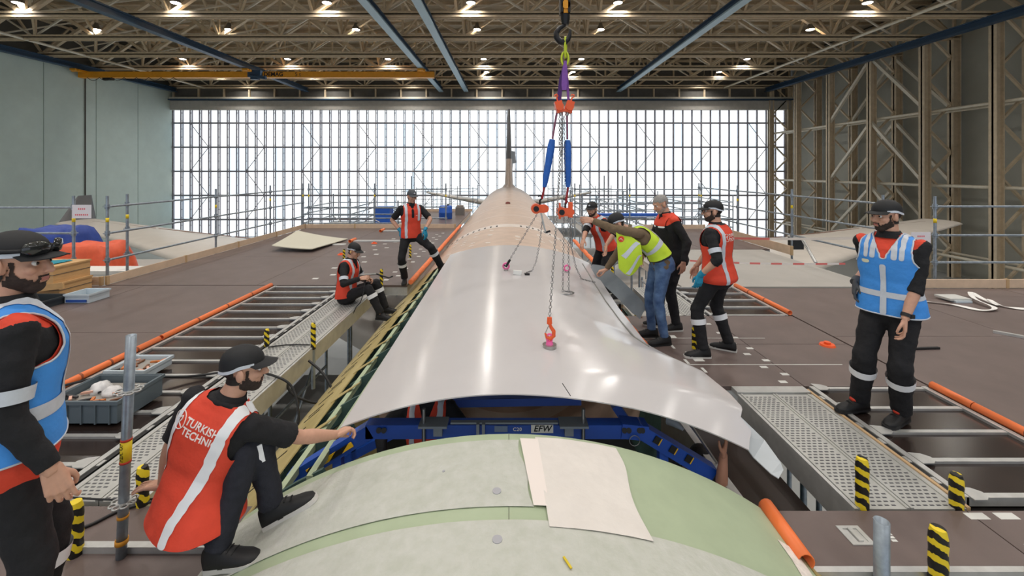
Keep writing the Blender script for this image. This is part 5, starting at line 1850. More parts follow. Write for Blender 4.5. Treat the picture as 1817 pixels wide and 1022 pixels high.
class Person:
    def __init__(s, label, h, pelvis, face, torso_up=(0, 0, 1), pelvis_up=None, chest_face=None, head_face=None, head_pitch=0, head_roll=0, head_shift=0.0, girth=1.0, fine=True):
        s.k = h / 1.76
        s.g = girth
        s.fine = fine
        s.P = Vector(pelvis)
        cu = Vector(torso_up).normalized()
        pu = Vector(pelvis_up).normalized() if pelvis_up else (Vector((0, 0, 1)) * 0.5 + cu * 0.5).normalized()
        fp = ang(face)
        fc = ang(face if chest_face is None else chest_face)
        s.rp = fp.cross(pu).normalized()
        s.rc = fc.cross(cu).normalized()
        # spine by integration
        s.tab = []
        c = s.P.copy()
        N = 80
        t0, t1 = -0.14, 0.68
        pts = []
        q = s.P - pu * (0.14 * s.k)
        for i in range(N + 1):
            t = t0 + (t1 - t0) * i / N
            f = min(1, max(0, t / 0.42))
            f = f * f * (3 - 2 * f)
            up = pu.lerp(cu, f).normalized()
            r = s.rp.lerp(s.rc, f)
            r = (r - up * r.dot(up)).normalized()
            fw = up.cross(r).normalized()
            pts.append((t, q.copy(), up, r, fw))
            q = q + up * ((t1 - t0) / N * s.k)
        s.tab = pts
        s.N, s.t0, s.t1 = N, t0, t1
        base = fp if chest_face is None else fc
        s.hipR = s.P + s.rp * (0.088 * s.k)
        s.hipL = s.P - s.rp * (0.088 * s.k)
        _, c, up, r, fw = s.fr(0.50)
        s.shR = c + r * (0.178 * s.k * (0.5 + 0.5 * girth)) - fw * 0.012
        s.shL = c - r * (0.178 * s.k * (0.5 + 0.5 * girth)) - fw * 0.012
        _, nc, nup, nr, nfw = s.fr(0.60)
        hf = ang(head_face if head_face is not None else face)
        hf = Matrix.Rotation(head_pitch * D, 3, hf.cross(Vector((0, 0, 1)))) @ hf if head_pitch else hf
        hr = hf.cross(Vector((0, 0, 1))).normalized()
        hu = hr.cross(hf).normalized()
        if head_roll:
            M3 = Matrix.Rotation(head_roll * D, 3, hf)
            hr, hu = M3 @ hr, M3 @ hu
        nb = (nup * 0.6 + Vector((0, 0, 1)) * 0.4).normalized()
        s.neck0 = nc
        s.HC = nc + nb * (0.125 * s.k) + hf * ((0.03 + head_shift) * s.k)
        s.HM = axes(s.HC, hr, hf, hu)
        s.root = thing('person', label, 'person', (s.P.x, s.P.y, s.P.z - 0.9 * s.k))
        s.body = MB()
        s.extra = MB()

    def fr(s, t):
        i = (t - s.t0) / (s.t1 - s.t0) * s.N
        i0 = int(max(0, min(s.N - 1, math.floor(i))))
        f = i - i0
        a, b = s.tab[i0], s.tab[i0 + 1]
        return (t, a[1].lerp(b[1], f), a[2].lerp(b[2], f).normalized(), a[3].lerp(b[3], f).normalized(), a[4].lerp(b[4], f).normalized())

    def sp(s, u, t, off=0.0):
        """torso surface: u = 0 front, 0.25 right, 0.5 back, 0.75 left"""
        a, b, o = tab4(t)
        _, c, up, r, fw = s.fr(t)
        g = 1 + (s.g - 1) * (1 if t < 0.5 else max(0, 1 - (t - 0.5) / 0.06))
        a = a * s.k * g + off
        b = b * s.k * g + off
        x, y = math.sin(2 * PI * u), math.cos(2 * PI * u)
        ex = 2 / 2.5
        x = math.copysign(abs(x) ** ex, x)
        y = math.copysign(abs(y) ** ex, y)
        return c + r * (a * x) + fw * (b * y + o * s.k), a * x, b * y

    def rings(s, mb, t0, t1, n, off, nu=28):
        mb.loft([[s.sp(i / nu, t0 + (t1 - t0) * k / n, off)[0] for i in range(nu)] for k in range(n + 1)], caps=True)

    # ---- limbs
    def legs(s, footR, footL, kneeR=(0, 0, 0), kneeL=(0, 0, 0), dirR=None, dirL=None, upR=(0, 0, 1), upL=(0, 0, 1)):
        s.leg = []
        for hip, ank, hint, d, up in ((s.hipR, footR, kneeR, dirR, upR), (s.hipL, footL, kneeL, dirL, upL)):
            kn, an = bone2(hip, ank, 0.43 * s.k, 0.43 * s.k, hint)
            s.leg.append((hip, kn, an, Vector(d).normalized(), Vector(up).normalized()))

    def arms(s, wrR, wrL, elR, elL, handR=None, handL=None):
        """hand: dict(d=finger direction, n=palm normal, curl=0..1, glove=None)"""
        s.arm = []
        for sg, sh, w, hint, hd in ((1, s.shR, wrR, elR, handR), (-1, s.shL, wrL, elL, handL)):
            e, w = bone2(sh, w, 0.30 * s.k, 0.26 * s.k, hint)
            s.arm.append((sg, sh, e, w, hd or {}))

    def hand(s, sg, w, fd, hd):
        d = Vector(hd.get('d', fd)).normalized()
        n = Vector(hd.get('n', (0, 0, -1)))
        n = (n - d * n.dot(d)).normalized()
        zb = -n
        x = d.cross(zb).normalized()
        th = -sg
        M = axes(w, x, d, zb)
        k = s.k * (1.06 if hd.get('glove') else 1.0)
        gl = 0.0015 if hd.get('glove') else 0.0
        curl = hd.get('curl', 0.35)
        b = MB()

        def P(a, b_, c):
            return M @ Vector((a * k, b_ * k, c * k))
        # palm
        for i, (xx, yy) in enumerate(((0.030, 0.084), (0.010, 0.088), (-0.010, 0.085), (-0.028, 0.077))):
            b.capsule(P(th * xx * 0.55, -0.005, 0), P(th * xx, yy, 0), 0.0165 * k, (0.0118 + gl) * k, 8, 5)
        b.capsule(P(th * 0.02, 0.02, -0.008), P(th * 0.022, 0.05, -0.008), 0.017 * k, 0.013 * k, 8, 5)
        b.capsule(P(-th * 0.016, 0.02, -0.008), P(-th * 0.02, 0.055, -0.006), 0.016 * k, 0.012 * k, 8, 5)
        for i, (xx, yy, L_) in enumerate(((0.030, 0.084, 0.95), (0.010, 0.088, 1.05), (-0.010, 0.085, 0.98), (-0.028, 0.077, 0.78))):
            p = Vector((th * xx, yy, 0))
            a = -curl * (0.55 + 0.12 * i) + (0.1 if i == 0 else 0)
            r = (0.0092 + gl, 0.0086 + gl, 0.008 + gl, 0.007 + gl)
            for j, l in enumerate((0.042, 0.027, 0.021)):
                a2 = a if j == 0 else a - curl * 1.15 * j
                q = p + Vector((th * 0.06 * (1 - i) * l, math.cos(a2) * l * L_, math.sin(a2) * l * L_))
                b.capsule(P(*p), P(*q), r[j] * k, r[j + 1] * k, 8, 5)
                p = q
        # thumb leaves the side of the palm near its base
        p0 = Vector((th * 0.020, 0.018, -0.006))
        sp_ = 0.75 - 0.35 * curl
        p1 = p0 + Vector((th * 0.030 * sp_ / 0.75, 0.034, -0.012 - 0.014 * curl))
        p2 = p1 + Vector((th * (0.014 - 0.022 * curl), 0.026, -0.006 - 0.012 * curl))
        p3 = p2 + Vector((th * (0.004 - 0.022 * curl), 0.021, -0.004 - 0.008 * curl))
        b.capsule(P(*p0), P(*p1), 0.0145 * k, 0.011 * k, 8, 5)
        b.capsule(P(*p1), P(*p2), (0.0108 + gl) * k, 0.0098 * k, 8, 5)
        b.capsule(P(*p2), P(*p3), 0.0096 * k, 0.008 * k, 8, 5)
        vs, fs, _ = remesh(b, 0.0035 if s.fine else 0.0048, 2, 0.4)
        return vs, fs

    def build_body(s, skin, sleeves='long', sleeve_mat=None, trousers=NAVYF, hair=HAIRB, beard=None, cap=None, collar=None, yoke=None, loose=0.012, sole=SOLEB, bands=True, armband=False, shoe_trim=None, trim_mat=None, belt=None, eyes=True):
        k = s.k
        lo = s.body
        s.rings(lo, -0.12, 0.66, 22, -0.012, 24)
        for (sg, sh, e, w, hd) in s.arm:
            sh0 = sh.lerp(s.fr(0.47)[1], 0.35)
            lo.path([sh0, sh, sh.lerp(e, 0.4), e], [0.05 * k, 0.05 * k, 0.046 * k, 0.038 * k], 12)
            lo.ball(sh, 0.052 * k)
            lo.path([e, e.lerp(w, 0.3), w, w + (w - e).normalized() * 0.012], [0.038 * k, 0.041 * k, 0.0265 * k, 0.025 * k], 12)
            lo.ball(e, 0.0385 * k)
        for (hip, kn, an, fd, fu) in s.leg:
            lo.path([hip, hip.lerp(kn, 0.4), kn, kn.lerp(an, 0.35), an, an - fu * 0.04 * k], [0.075 * k, 0.07 * k, 0.05 * k, 0.05 * k, 0.034 * k, 0.034 * k], 12)
            lo.ball(kn, 0.05 * k)
        hb_ = s.HM
        lo.path([s.neck0, s.neck0.lerp(hb_ @ Vector((0, -0.022 * k, -0.05 * k)), 0.6), hb_ @ Vector((0, -0.022 * k, -0.03 * k))], [0.060 * k, 0.054 * k, 0.052 * k], 14)
        vs, fs, _ = remesh(lo, 0.011, 3)
        out = MB()
        out.add(vs, fs, True)
        # head
        hd_ = MB()

        def HP(x, y, z):
            return Vector((x, y, z))
        hd_.ball((0, -0.014, 0.036), 0.076, 0.097, 0.086, 20, 14)
        hd_.ball((0, 0.028, -0.028), 0.061, 0.062, 0.082, 18, 12)
        hd_.ball((0, 0.050, -0.086), 0.036, 0.036, 0.030, 14, 10)
        hd_.ball((0, 0.006, -0.06), 0.055, 0.06, 0.046, 14, 10)
        hd_.capsule((-0.030, 0.080, 0.030), (0.030, 0.080, 0.030), 0.0125, None, 10, 6)
        hd_.capsule((0, 0.086, 0.018), (0, 0.108, -0.022), 0.0085, 0.0125, 10, 6)
        hd_.ball((-0.011, 0.097, -0.026), 0.008)
        hd_.ball((0.011, 0.097, -0.026), 0.008)
        hd_.capsule((-0.016, 0.083, -0.054), (0.016, 0.083, -0.054), 0.009, None, 8, 6)
        hd_.capsule((-0.013, 0.083, -0.064), (0.013, 0.083, -0.064), 0.009, None, 8, 6)
        for sx in (-1, 1):
            hd_.ball((sx * 0.038, 0.066, -0.018), 0.022, 0.02, 0.02)
            R3 = Matrix.Rotation(sx * -0.35, 3, 'Z')
            hd_.ball((sx * 0.081, -0.008, -0.004), 0.010, 0.022, 0.034, 12, 10, R3)
            hd_.ball((sx * 0.072, 0.004, -0.012), 0.012, 0.012, 0.02, 8, 6)
        hd_.capsule((0, -0.022, -0.04), (0, -0.03, -0.11), 0.053, 0.052, 14, 6)
        hv, hf_, hn = remesh(hd_, 0.0045, 3, 0.5)
        S4 = Matrix.Scale(k, 4)
        HM = s.HM @ S4
        out.add([HM @ v for v in hv], hf_, True)
        # hands
        hands = []
        for (sg, sh, e, w, hd) in s.arm:
            v2, f2 = s.hand(sg, w, (w - e).normalized(), hd)
            if hd.get('glove'):
                hands.append((v2, f2, hd['glove'], w, (w - e).normalized()))
            else:
                out.add(v2, f2, True)
        body = out.build('body', skin, s.root)
        for v2, f2, gm, w, d in hands:
            g_ = MB()
            g_.add(v2, f2, True)
            g_.path([w - d * 0.05, w - d * 0.02, w + d * 0.012], [0.036 * k, 0.035 * k, 0.032 * k], 14)
            g_.build('glove', gm, s.root)
        # eyes
        if eyes:
            for sx in (-1, 1):
                e_ = MB().ball(HM @ Vector((sx * 0.030, 0.0735, 0.008)), 0.0108 * k, n=12, m=8)
                eo = e_.build('eye', EYEW, s.root)
                c_ = HM @ Vector((sx * 0.030, 0.0800, 0.008))
                MB().ball(c_, 0.0070 * k, n=10, m=6).build('iris', EYED, eo)

        def shell(pred, off, name, m):
            keep = [f for f in hf_ if all(pred(*hv[i]) for i in f)]
            used = sorted({i for f in keep for i in f})
            mp = {i: j for j, i in enumerate(used)}
            q = MB()
            q.add([HM @ (hv[i] + hn[i] * off) for i in used], [tuple(mp[i] for i in f) for f in keep], True)
            if keep:
                return q.build(name, m, s.root)
        # hair, brows, beard
        if hair:
            shell(lambda x, y, z: (z > 0.058 and y < 0.075) or (y < 0.012 - max(0, -z) * 0.35 and z > -0.062 and not (abs(x) > 0.062 and -0.036 < y < 0.024 and -0.046 < z < 0.034)) or (z > 0.034 and y < 0.045 and abs(x) > 0.05), 0.006, 'hair', hair)
            bm_ = hair
            for sx in (-1, 1):
                q = MB().path([HM @ Vector((sx * 0.014, 0.0925, 0.026)), HM @ Vector((sx * 0.030, 0.0905, 0.031)), HM @ Vector((sx * 0.046, 0.079, 0.026))], [0.0035 * k, 0.004 * k, 0.002 * k], 6)
                q.build('eyebrow', bm_, s.root)
        if beard:
            def bp(x, y, z):
                if abs(x) < 0.018 and -0.069 < z < -0.050 and y > 0.07:
                    return False
                if -0.116 < z < -0.052 and y > -0.012 + max(0.0, -0.085 - z) * 1.2:
                    return z < -0.062 or y > 0.078 or y < 0.055 or abs(x) > 0.03
                if abs(x) > 0.034 and -0.053 < z < -0.036 - 0.35 * max(0.0, y - 0.03) and 0.0 < y < 0.066:
                    return True
                if abs(x) < 0.026 and -0.054 < z < -0.041 and y > 0.075:
                    return True
                return abs(x) > 0.05 and -0.055 < z < 0.02 and (0.014 if z > -0.042 else -0.002) < y < 0.032 + max(0.0, -0.02 - z) * 0.6
            shell(bp, 0.0026, 'beard', beard)
        shell(lambda x, y, z: abs(x) < 0.019 and -0.0655 < z < -0.049 and y > 0.082, 0.0012, 'lips', LIPS)
        # shirt
        sm = sleeve_mat or BLACKF
        if sleeves:
            q = MB()
            s.rings(q, -0.06, 0.585, 22, 0.006, 28)
            for (sg, sh, e, w, hd) in s.arm:
                sh0 = sh.lerp(s.fr(0.46)[1], 0.35)
                if sleeves == 'long':
                    q.path([sh0, sh, sh.lerp(e, 0.35), e], [0.058 * k, 0.062 * k, 0.058 * k, 0.052 * k], 14)
                    q.ball(sh, 0.062 * k)
                    we = w - (w - e).normalized() * 0.02
                    q.path([e, e.lerp(w, 0.3), we], [0.052 * k, 0.049 * k, 0.038 * k], 14)
                    q.ball(e, 0.053 * k)
                elif sleeves == 'pushed':
                    q.path([sh0, sh, sh.lerp(e, 0.35), e], [0.058 * k, 0.062 * k, 0.058 * k, 0.053 * k], 14)
                    q.ball(sh, 0.062 * k)
                    q.path([e, e.lerp(w, 0.22)], [0.054 * k, 0.054 * k], 14)
                    q.ball(e, 0.054 * k)
                else:
                    q.path([sh0, sh, sh.lerp(e, 0.4), sh.lerp(e, 0.82)], [0.058 * k, 0.063 * k, 0.062 * k, 0.062 * k], 14)
                    q.ball(sh, 0.063 * k)
            v2, f2, n2 = remesh(q, 0.009 if s.fine else 0.012, 2, 0.5, wrinkle=(0.006, 16))
            q = MB()
            q.add(v2, f2, True)
            mats = [sm]
            if yoke:
                mats.append(yoke[0])
                _, c, up, r, fw = s.fr(0.5)
                dv = []
                for i, p in enumerate(q.v):          # pull the seam line straight
                    p = Vector(p)
                    lat = abs((p - c).dot(r)) / k
                    d_ = (p - c).dot(up) / k - yoke[1] - max(0, lat - 0.17) * yoke[2]
                    if abs(d_) < 0.0055:
                        q.v[i] = tuple(p - up * (d_ * k))
                        d_ = 0.0
                    dv.append(d_)
                for i, f in enumerate(q.f):
                    if sum(dv[j] for j in f) > 0:
                        q.mi[i] = 1
            q.build('shirt', mats, s.root)
        # collar
        if collar:
            _, c, up, r, fw = s.fr(0.595)
            q = MB()
            rows = []
            for (dz, ra, rb) in ((-0.040, 0.116, 0.086), (-0.022, 0.094, 0.079), (-0.004, 0.077, 0.070), (0.014, 0.069, 0.066), (0.012, 0.064, 0.062), (-0.02, 0.062, 0.06)):
                rows.append([c + up * (dz * k) + r * (ra * k * math.sin(2 * PI * i / 24)) + fw * ((rb * math.cos(2 * PI * i / 24) + 0.002 + dz * 0.2) * k) for i in range(24)])
            q.loft(rows)
            q.build('collar', collar, s.root)
        # trousers
        q = MB()
        s.rings(q, -0.125, 0.10, 10, 0.006 + loose * 0.3, 28)
        for (hip, kn, an, fd, fu) in s.leg:
            sd = (kn - an).normalized()
            cuff = an - (an - kn).normalized() * 0.005
            q.path([hip.lerp(s.P, 0.25), hip.lerp(kn, 0.15), hip.lerp(kn, 0.5), hip.lerp(kn, 0.85), kn], [0.092 * k, 0.096 * k, (0.078 + loose * 0.4) * k, (0.062 + loose * 0.6) * k, (0.058 + loose) * k], 16)
            q.ball(kn, (0.058 + loose) * k)
            q.path([kn, kn.lerp(an, 0.3), kn.lerp(an, 0.7), cuff], [(0.057 + loose) * k, (0.058 + loose) * k, (0.049 + loose) * k, (0.048 + loose) * k], 16)
        v2, f2, _ = remesh(q, 0.010 if s.fine else 0.013, 2, 0.5, wrinkle=(0.007, 13))
        q = MB()
        q.add(v2, f2, True)
        tr = q.build('trousers', trousers, s.root)
        if bands:
            for (hip, kn, an, fd, fu) in s.leg:
                a, c = kn.lerp(an, 0.22), kn.lerp(an, 0.36)
                MB().path([a, c], [(0.070 + loose) * k, (0.067 + loose) * k], 20, caps=False).build('leg_band', REFLW, tr)
        if belt:
            q = MB()
            q.loft([[s.sp(i / 32, t, 0.016)[0] for i in range(32)] for t in (0.075, 0.11)])
            q.build('belt', belt, s.root)
        if armband:
            for (sg, sh, e, w, hd) in s.arm:
                a, c = sh.lerp(e, armband), sh.lerp(e, armband + 0.17)
                MB().path([a, c], [0.069 * k, 0.065 * k], 18, caps=False).build('sleeve_band', REFL, s.root)
        # shoes
        for (hip, kn, an, fd, fu) in s.leg:
            fd = (fd - fu * fd.dot(fu)).normalized()
            x = fd.cross(fu).normalized()
            M = axes(an - fu * (0.088 * k), x, fd, fu)

            def SP(a, b_, c):
                return M @ Vector((a * k, b_ * k, c * k))
            so = []
            for (yy, w_) in ((-0.082, 0.022), (-0.074, 0.034), (-0.03, 0.039), (0.03, 0.040), (0.08, 0.046), (0.14, 0.050), (0.18, 0.046), (0.205, 0.034), (0.216, 0.014)):
                so.append((w_, yy))
            outl = [(w_, yy) for w_, yy in so] + [(-w_ * 0.94, yy) for w_, yy in reversed(so)]
            shoe = MB()
            rows = []
            for (yy, w_, zt) in ((-0.076, 0.024, 0.070), (-0.068, 0.034, 0.105), (-0.03, 0.038, 0.125), (0.02, 0.040, 0.118), (0.06, 0.043, 0.092), (0.11, 0.047, 0.070), (0.16, 0.046, 0.058), (0.195, 0.034, 0.045), (0.208, 0.014, 0.032)):
                ring = []
                for i in range(14):
                    a = PI * i / 13
                    ring.append(SP(w_ * math.copysign(abs(math.cos(a)) ** 0.75, math.cos(a)), yy, 0.020 + (zt - 0.020) * max(0.0, math.sin(a)) ** 0.8))
                ring.append(SP(0, yy, 0.02))
                rows.append(ring)
            shoe.loft(rows, caps=True)
            sho = shoe.build('shoe', SHOE, s.root)
            MB().prism([(a * k, b_ * k) for a, b_ in outl], 0.0, 0.024 * k, M).build('sole', sole, sho)
            if shoe_trim:
                MB().ball(SP(0, 0.055, 0.095), 0.028 * k, 0.03 * k, 0.022 * k, 12, 8).build('tongue', shoe_trim, sho)
            for q_ in range(3):
                yy = 0.045 + q_ * 0.025
                zz = 0.108 - q_ * 0.012
                MB().path([SP(-0.028, yy, zz - 0.012), SP(0, yy + 0.005, zz), SP(0.028, yy, zz - 0.012)], 0.003 * k, 5).build('lace', SHOE, sho)
        # cap
        if cap:
            kind, cm = cap
            q = MB()
            rows = []
            for j in range(10):
                th = PI / 2 * (1 - j / 9)
                rr = math.sin(th) if j < 9 else 0.02
                zz = math.cos(th)
                rows.append([HM @ Vector((0.085 * rr * math.sin(2 * PI * i / 30), -0.014 + 0.106 * rr * math.cos(2 * PI * i / 30), 0.040 + 0.090 * max(0.0, zz) ** (0.9 if kind == 'bump' else 1.0))) for i in range(30)])
            low = [HM @ Vector((0.0845 * math.sin(2 * PI * i / 30), -0.014 + 0.105 * math.cos(2 * PI * i / 30), 0.040 - (0.034 * max(0, -math.cos(2 * PI * i / 30)) ** 0.8 + 0.006))) for i in range(30)]
            q.loft([low] + rows)
            cpo = q.build('cap', cm, s.root)
            br = []
            L_ = 0.066 if kind == 'bump' else 0.08
            for j in range(6):
                row = []
                for i in range(15):
                    a = (-68 + 136 * i / 14) * D
                    f = j / 5
                    ext = L_ * f * max(0.0, math.cos(a)) ** 0.6
                    row.append(HM @ Vector(((0.084) * math.sin(a) * (1 + 0.02 * f), -0.014 + 0.106 * math.cos(a) + ext, 0.042 + 0.006 * math.cos(a) - 0.016 * f * (0.4 + abs(math.sin(a))))))
                br.append(row)
            MB().sheet(br, 0.005).build('brim', cm, cpo)
            if kind == 'bump':
                tw = []
                for i in range(25):
                    a = (-158 + 316 * i / 24) * D
                    if abs(a) < 48 * D:
                        continue
                    tw.append((a, [HM @ Vector((0.0880 * math.sin(a), -0.014 + 0.1085 * math.cos(a), 0.052 + dz * (0.5 + 0.5 * abs(math.sin(a))) - 0.046 * max(0, -math.cos(a + 0)) ** 0.7 - 0.018 * abs(math.sin(a)))) for dz in (0.0, 0.017)]))
                for sd_ in (-1, 1):
                    row = [w_ for a, w_ in tw if a * sd_ > 0]
                    MB().sheet(row, 0.003).build('reflective_trim', REFL, cpo)
            else:
                MB().ball(HM @ Vector((0, 0.092, 0.085)), 0.016 * k, 0.006 * k, 0.012 * k).build('badge', REFL, cpo)
        return body

    # ---- vest
    def vest(s, m, tb=-0.05, off=0.020, vneck=0.43, nu=120, nt=84, name='vest', arm_in=0.0, flare=0.014, open_front=None, slit=None):
        k = s.k
        tt = 0.592
        s.vg = []
        for j in range(nt + 1):
            t = tb + (tt - tb) * j / nt
            row = []
            for i in range(nu):
                u = i / nu
                fl_ = off + flare * max(0, 1 - (t - tb) / 0.25)
                if t > 0.5:
                    fl_ -= 0.007 * min(1, (t - 0.5) / 0.06)
                p, x, y = s.sp(u, t, fl_)
                _, c, up, r, fw = s.fr(t)
                nz = noise.noise(p * 9) * 0.5 + noise.noise(p * 19) * 0.25
                d = (r * x + fw * y)
                d = d.normalized() if d.length > 1e-6 else fw
                row.append((p + d * (0.010 * max(-0.4, nz)), x / k, y / k, t))
            s.vg.append(row)
        s.nu, s.nt = nu, nt
        AW = [(0.33, 0.25), (0.36, 0.185), (0.40, 0.166), (0.46, 0.158), (0.52, 0.156), (0.56, 0.150), (0.60, 0.146)]

        def alive(x, y, t):
            if t > 0.335 and abs(x) > interp(AW, t) - arm_in:
                return False
            if y > 0 and t > vneck + abs(x) * 2.3:
                return False
            if y <= 0 and t > 0.572 + abs(x) * 0.12:
                return False
            if open_front and y > 0 and abs(x) < open_front:
                return False
            if slit and slit(x, y, t):
                return False
            return True
        s.alive = alive
        o = s.patch(alive, 0.0, name, m, s.root, rim=True)
        s.vobj = o
        return o

    def patch(s, pred, off, name, m, parent, rim=False, it=4):
        nu, nt = s.nu, s.nt
        faces = []
        for j in range(nt):
            for i in range(nu):
                i2 = (i + 1) % nu
                q = (s.vg[j][i], s.vg[j][i2], s.vg[j + 1][i2], s.vg[j + 1][i])
                x, y, t = (sum(w[c] for w in q) / 4 for c in (1, 2, 3))
                if pred(x, y, t) and (rim or s.alive(x, y, t)):
                    faces.append(((j, i), (j, i2), (j + 1, i2), (j + 1, i)))
        if not faces:
            return None
        idx = {}
        pos = []
        fl_ = []
        for f in faces:
            g = []
            for key in f:
                if key not in idx:
                    idx[key] = len(pos)
                    j, i = key
                    p = s.vg[j][i][0]
                    if off:
                        a = s.vg[min(j + 1, nt)][i][0] - s.vg[max(j - 1, 0)][i][0]
                        b_ = s.vg[j][(i + 1) % nu][0] - s.vg[j][(i - 1) % nu][0]
                        nn = b_.cross(a)
                        nn = nn.normalized() if nn.length > 1e-9 else Vector((0, 0, 0))
                        c = s.fr(s.vg[j][i][3])[1]
                        if nn.dot(p - c) < 0:
                            nn = -nn
                        p = p + nn * off
                    pos.append(p.copy())
                g.append(idx[key])
            fl_.append(tuple(g))
        cnt = {}
        for f in fl_:
            for a, b_ in zip(f, f[1:] + f[:1]):
                e = (min(a, b_), max(a, b_))
                cnt[e] = cnt.get(e, 0) + 1
        nb = {}
        for (a, b_), c in cnt.items():
            if c == 1:
                nb.setdefault(a, []).append(b_)
                nb.setdefault(b_, []).append(a)
        for _ in range(it):
            new = {}
            for v, ns in nb.items():
                if len(ns) == 2:
                    new[v] = pos[v] * 0.5 + (pos[ns[0]] + pos[ns[1]]) * 0.25
            for v, p in new.items():
                pos[v] = p
        q = MB()
        q.add(pos, fl_, True)
        s.last_edge = (pos, nb)
        o = q.build(name, m, parent)
        return o

    def piping(s, m, r=0.006):
        """cord along every free edge of the last patch"""
        pos, nb = s.last_edge
        seen = set()
        for v0 in nb:
            if v0 in seen:
                continue
            loop = [v0]
            seen.add(v0)
            cur = v0
            while True:
                nx_ = [w for w in nb[cur] if w not in seen]
                if not nx_:
                    break
                cur = nx_[0]
                seen.add(cur)
                loop.append(cur)
            if len(loop) > 8:
                MB().path([pos[i] for i in loop], r, 6, closed=True).build('piping', m, s.vobj)

    def back_print(s, lines, size, u0, t0, m, logo=True, front=False):
        """lettering laid on the vest surface; local x along the cloth, y up"""
        k = s.k
        sgn = 1 if front else -1

        def surf(x, y):
            t = t0 + y / k
            # walk along the row to the wanted lateral offset
            j = (t - s.vg[0][0][3]) / (s.vg[-1][0][3] - s.vg[0][0][3]) * s.nt
            j0 = int(max(0, min(s.nt - 1, j)))
            fj = j - j0
            best = None
            tx = (u0 + x / k) * (-1 if front else 1)
            rowa, rowb = s.vg[j0], s.vg[j0 + 1]
            half = [i for i in range(s.nu) if (rowa[i][2] > 0) == front]
            half.sort(key=lambda i: rowa[i][1])
            for a, b_ in zip(half, half[1:]):
                if rowa[a][1] <= tx <= rowa[b_][1]:
                    f = (tx - rowa[a][1]) / max(1e-6, rowa[b_][1] - rowa[a][1])
                    pa = rowa[a][0].lerp(rowa[b_][0], f)
                    pb = rowb[a][0].lerp(rowb[b_][0], f)
                    best = pa.lerp(pb, fj)
                    break
            if best is None:
                best = rowa[half[0]][0]
            _, c, up, r, fw = s.fr(t)
            return best + fw * (0.0035 if front else -0.0035)
        y = 0
        for ln in lines:
            vs, fs = text_mesh(ln, size, 0.0, 0.0012, 1.02, align='LEFT')
            b = MB()
            b.add([surf(v.x, v.y + y) for v in vs], fs)
            b.build('back_lettering', m, s.vobj)
            y -= size * 0.95
        if logo:
            cx, cy, R_ = -0.045, -size * 0.35, size * 0.85
            b = MB()
            b.path([surf(cx + R_ * math.cos(2 * PI * i / 24), cy + R_ * math.sin(2 * PI * i / 24)) for i in range(24)], 0.0028, 5, closed=True)
            b.path([surf(cx + R_ * a_, cy + R_ * b_) for a_, b_ in ((-0.55, -0.05), (-0.1, 0.25), (0.25, 0.6), (0.3, 0.2), (0.05, -0.25), (0.4, -0.45), (0.75, -0.6))], [0.001, 0.003, 0.0035, 0.0035, 0.0035, 0.003, 0.001], 5)
            b.build('back_emblem', m, s.vobj)


def vstripe(c, w, front=None, t0=-1, t1=1):
    def f(x, y, t):
        return c - w / 2 < x < c + w / 2 and t0 < t < t1 and (front is None or (y > 0) == front)
    return f


def hband(t0, t1):
    return lambda x, y, t: t0 < t < t1


Z = Vector((0, 0, 1))
V3 = Vector
dn_ = V3((0, 0, -1))

# --- goggled man in the blue vest, close by on the brown deck
pA = Person('man in blue vest over red shirt and black sleeves, cap with goggles, watching', 1.83, (-2.05, 1.76, 0.965), 45, head_face=12, chest_face=58, head_pitch=-4, girth=1.1)
pA.legs((-1.93, 1.62, 0.09), (-2.08, 1.86, 0.09), (0.7, 0.7, 0), (0.7, 0.7, 0), (0.8, 0.5, 0), (0.7, 0.7, 0))
pA.arms(at(92, 835, 1.66), (-2.2, 1.98, 0.98), (-0.4, -0.4, -0.1), (-0.8, 0.5, 0), dict(d=(0.25, 0.1, -1), n=(-0.6, 0.7, 0), curl=0.55), dict(d=(0.2, 0.2, -1), n=(0.3, -0.8, 0), curl=0.5))
pA.build_body(SKIN, 'long', BLACKF, BLACKF, HAIRB, BEARDB, ('bump', CAPM), BLACKF, yoke=(REDV, -0.02, 0.9), armband=0.66, shoe_trim=REDTRIM)
pA.vest(REDV, tb=-0.085, off=0.014, name='polo_shirt', vneck=0.40, nt=50, nu=90)
pA.vest(BLUEV, tb=0.02, off=0.024, vneck=0.40, arm_in=0.0)
pA.piping(REFL, 0.004)
pA.patch(hband(0.14, 0.20), 0.004, 'reflective_band', REFL, pA.vobj)
for c in (-0.09, 0.09):
    pA.patch(lambda x, y, t, c=c: c - 0.022 < x < c + 0.022 and t > 0.20, 0.004, 'reflective_band', REFL, pA.vobj)
_HM = pA.HM @ Matrix.Scale(pA.k, 4)
gg = MB()
for sx in (-1, 1):
    g1 = MB()
    rows = []
    for (dz, rr) in ((0.0, 0.034), (0.012, 0.034), (0.022, 0.026), (0.025, 0.004)):
        ring = []
        for i in range(18):
            a = 2 * PI * i / 18
            th = sx * 0.50
            nrm = V3((math.sin(th), math.cos(th), 0.1)).normalized()
            ex = V3((math.cos(th), -math.sin(th), 0))
            c0 = V3((0.088 * math.sin(th) * 1.05, -0.014 + 0.108 * math.cos(th), 0.068))
            ring.append(_HM @ (c0 + nrm * dz + ex * (rr * 1.25 * math.cos(a)) + V3((0, 0, rr * 0.85 * math.sin(a)))))
        rows.append(ring)
    g1.loft(rows)
    g1.build('goggle_lens', LENSD, pA.root)
MB().path([_HM @ V3((0.094 * math.sin(a * D), -0.014 + 0.114 * math.cos(a * D), 0.062)) for a in range(0, 360, 15)], 0.008, 6, closed=True).build('goggle_strap', CAPM, pA.root)

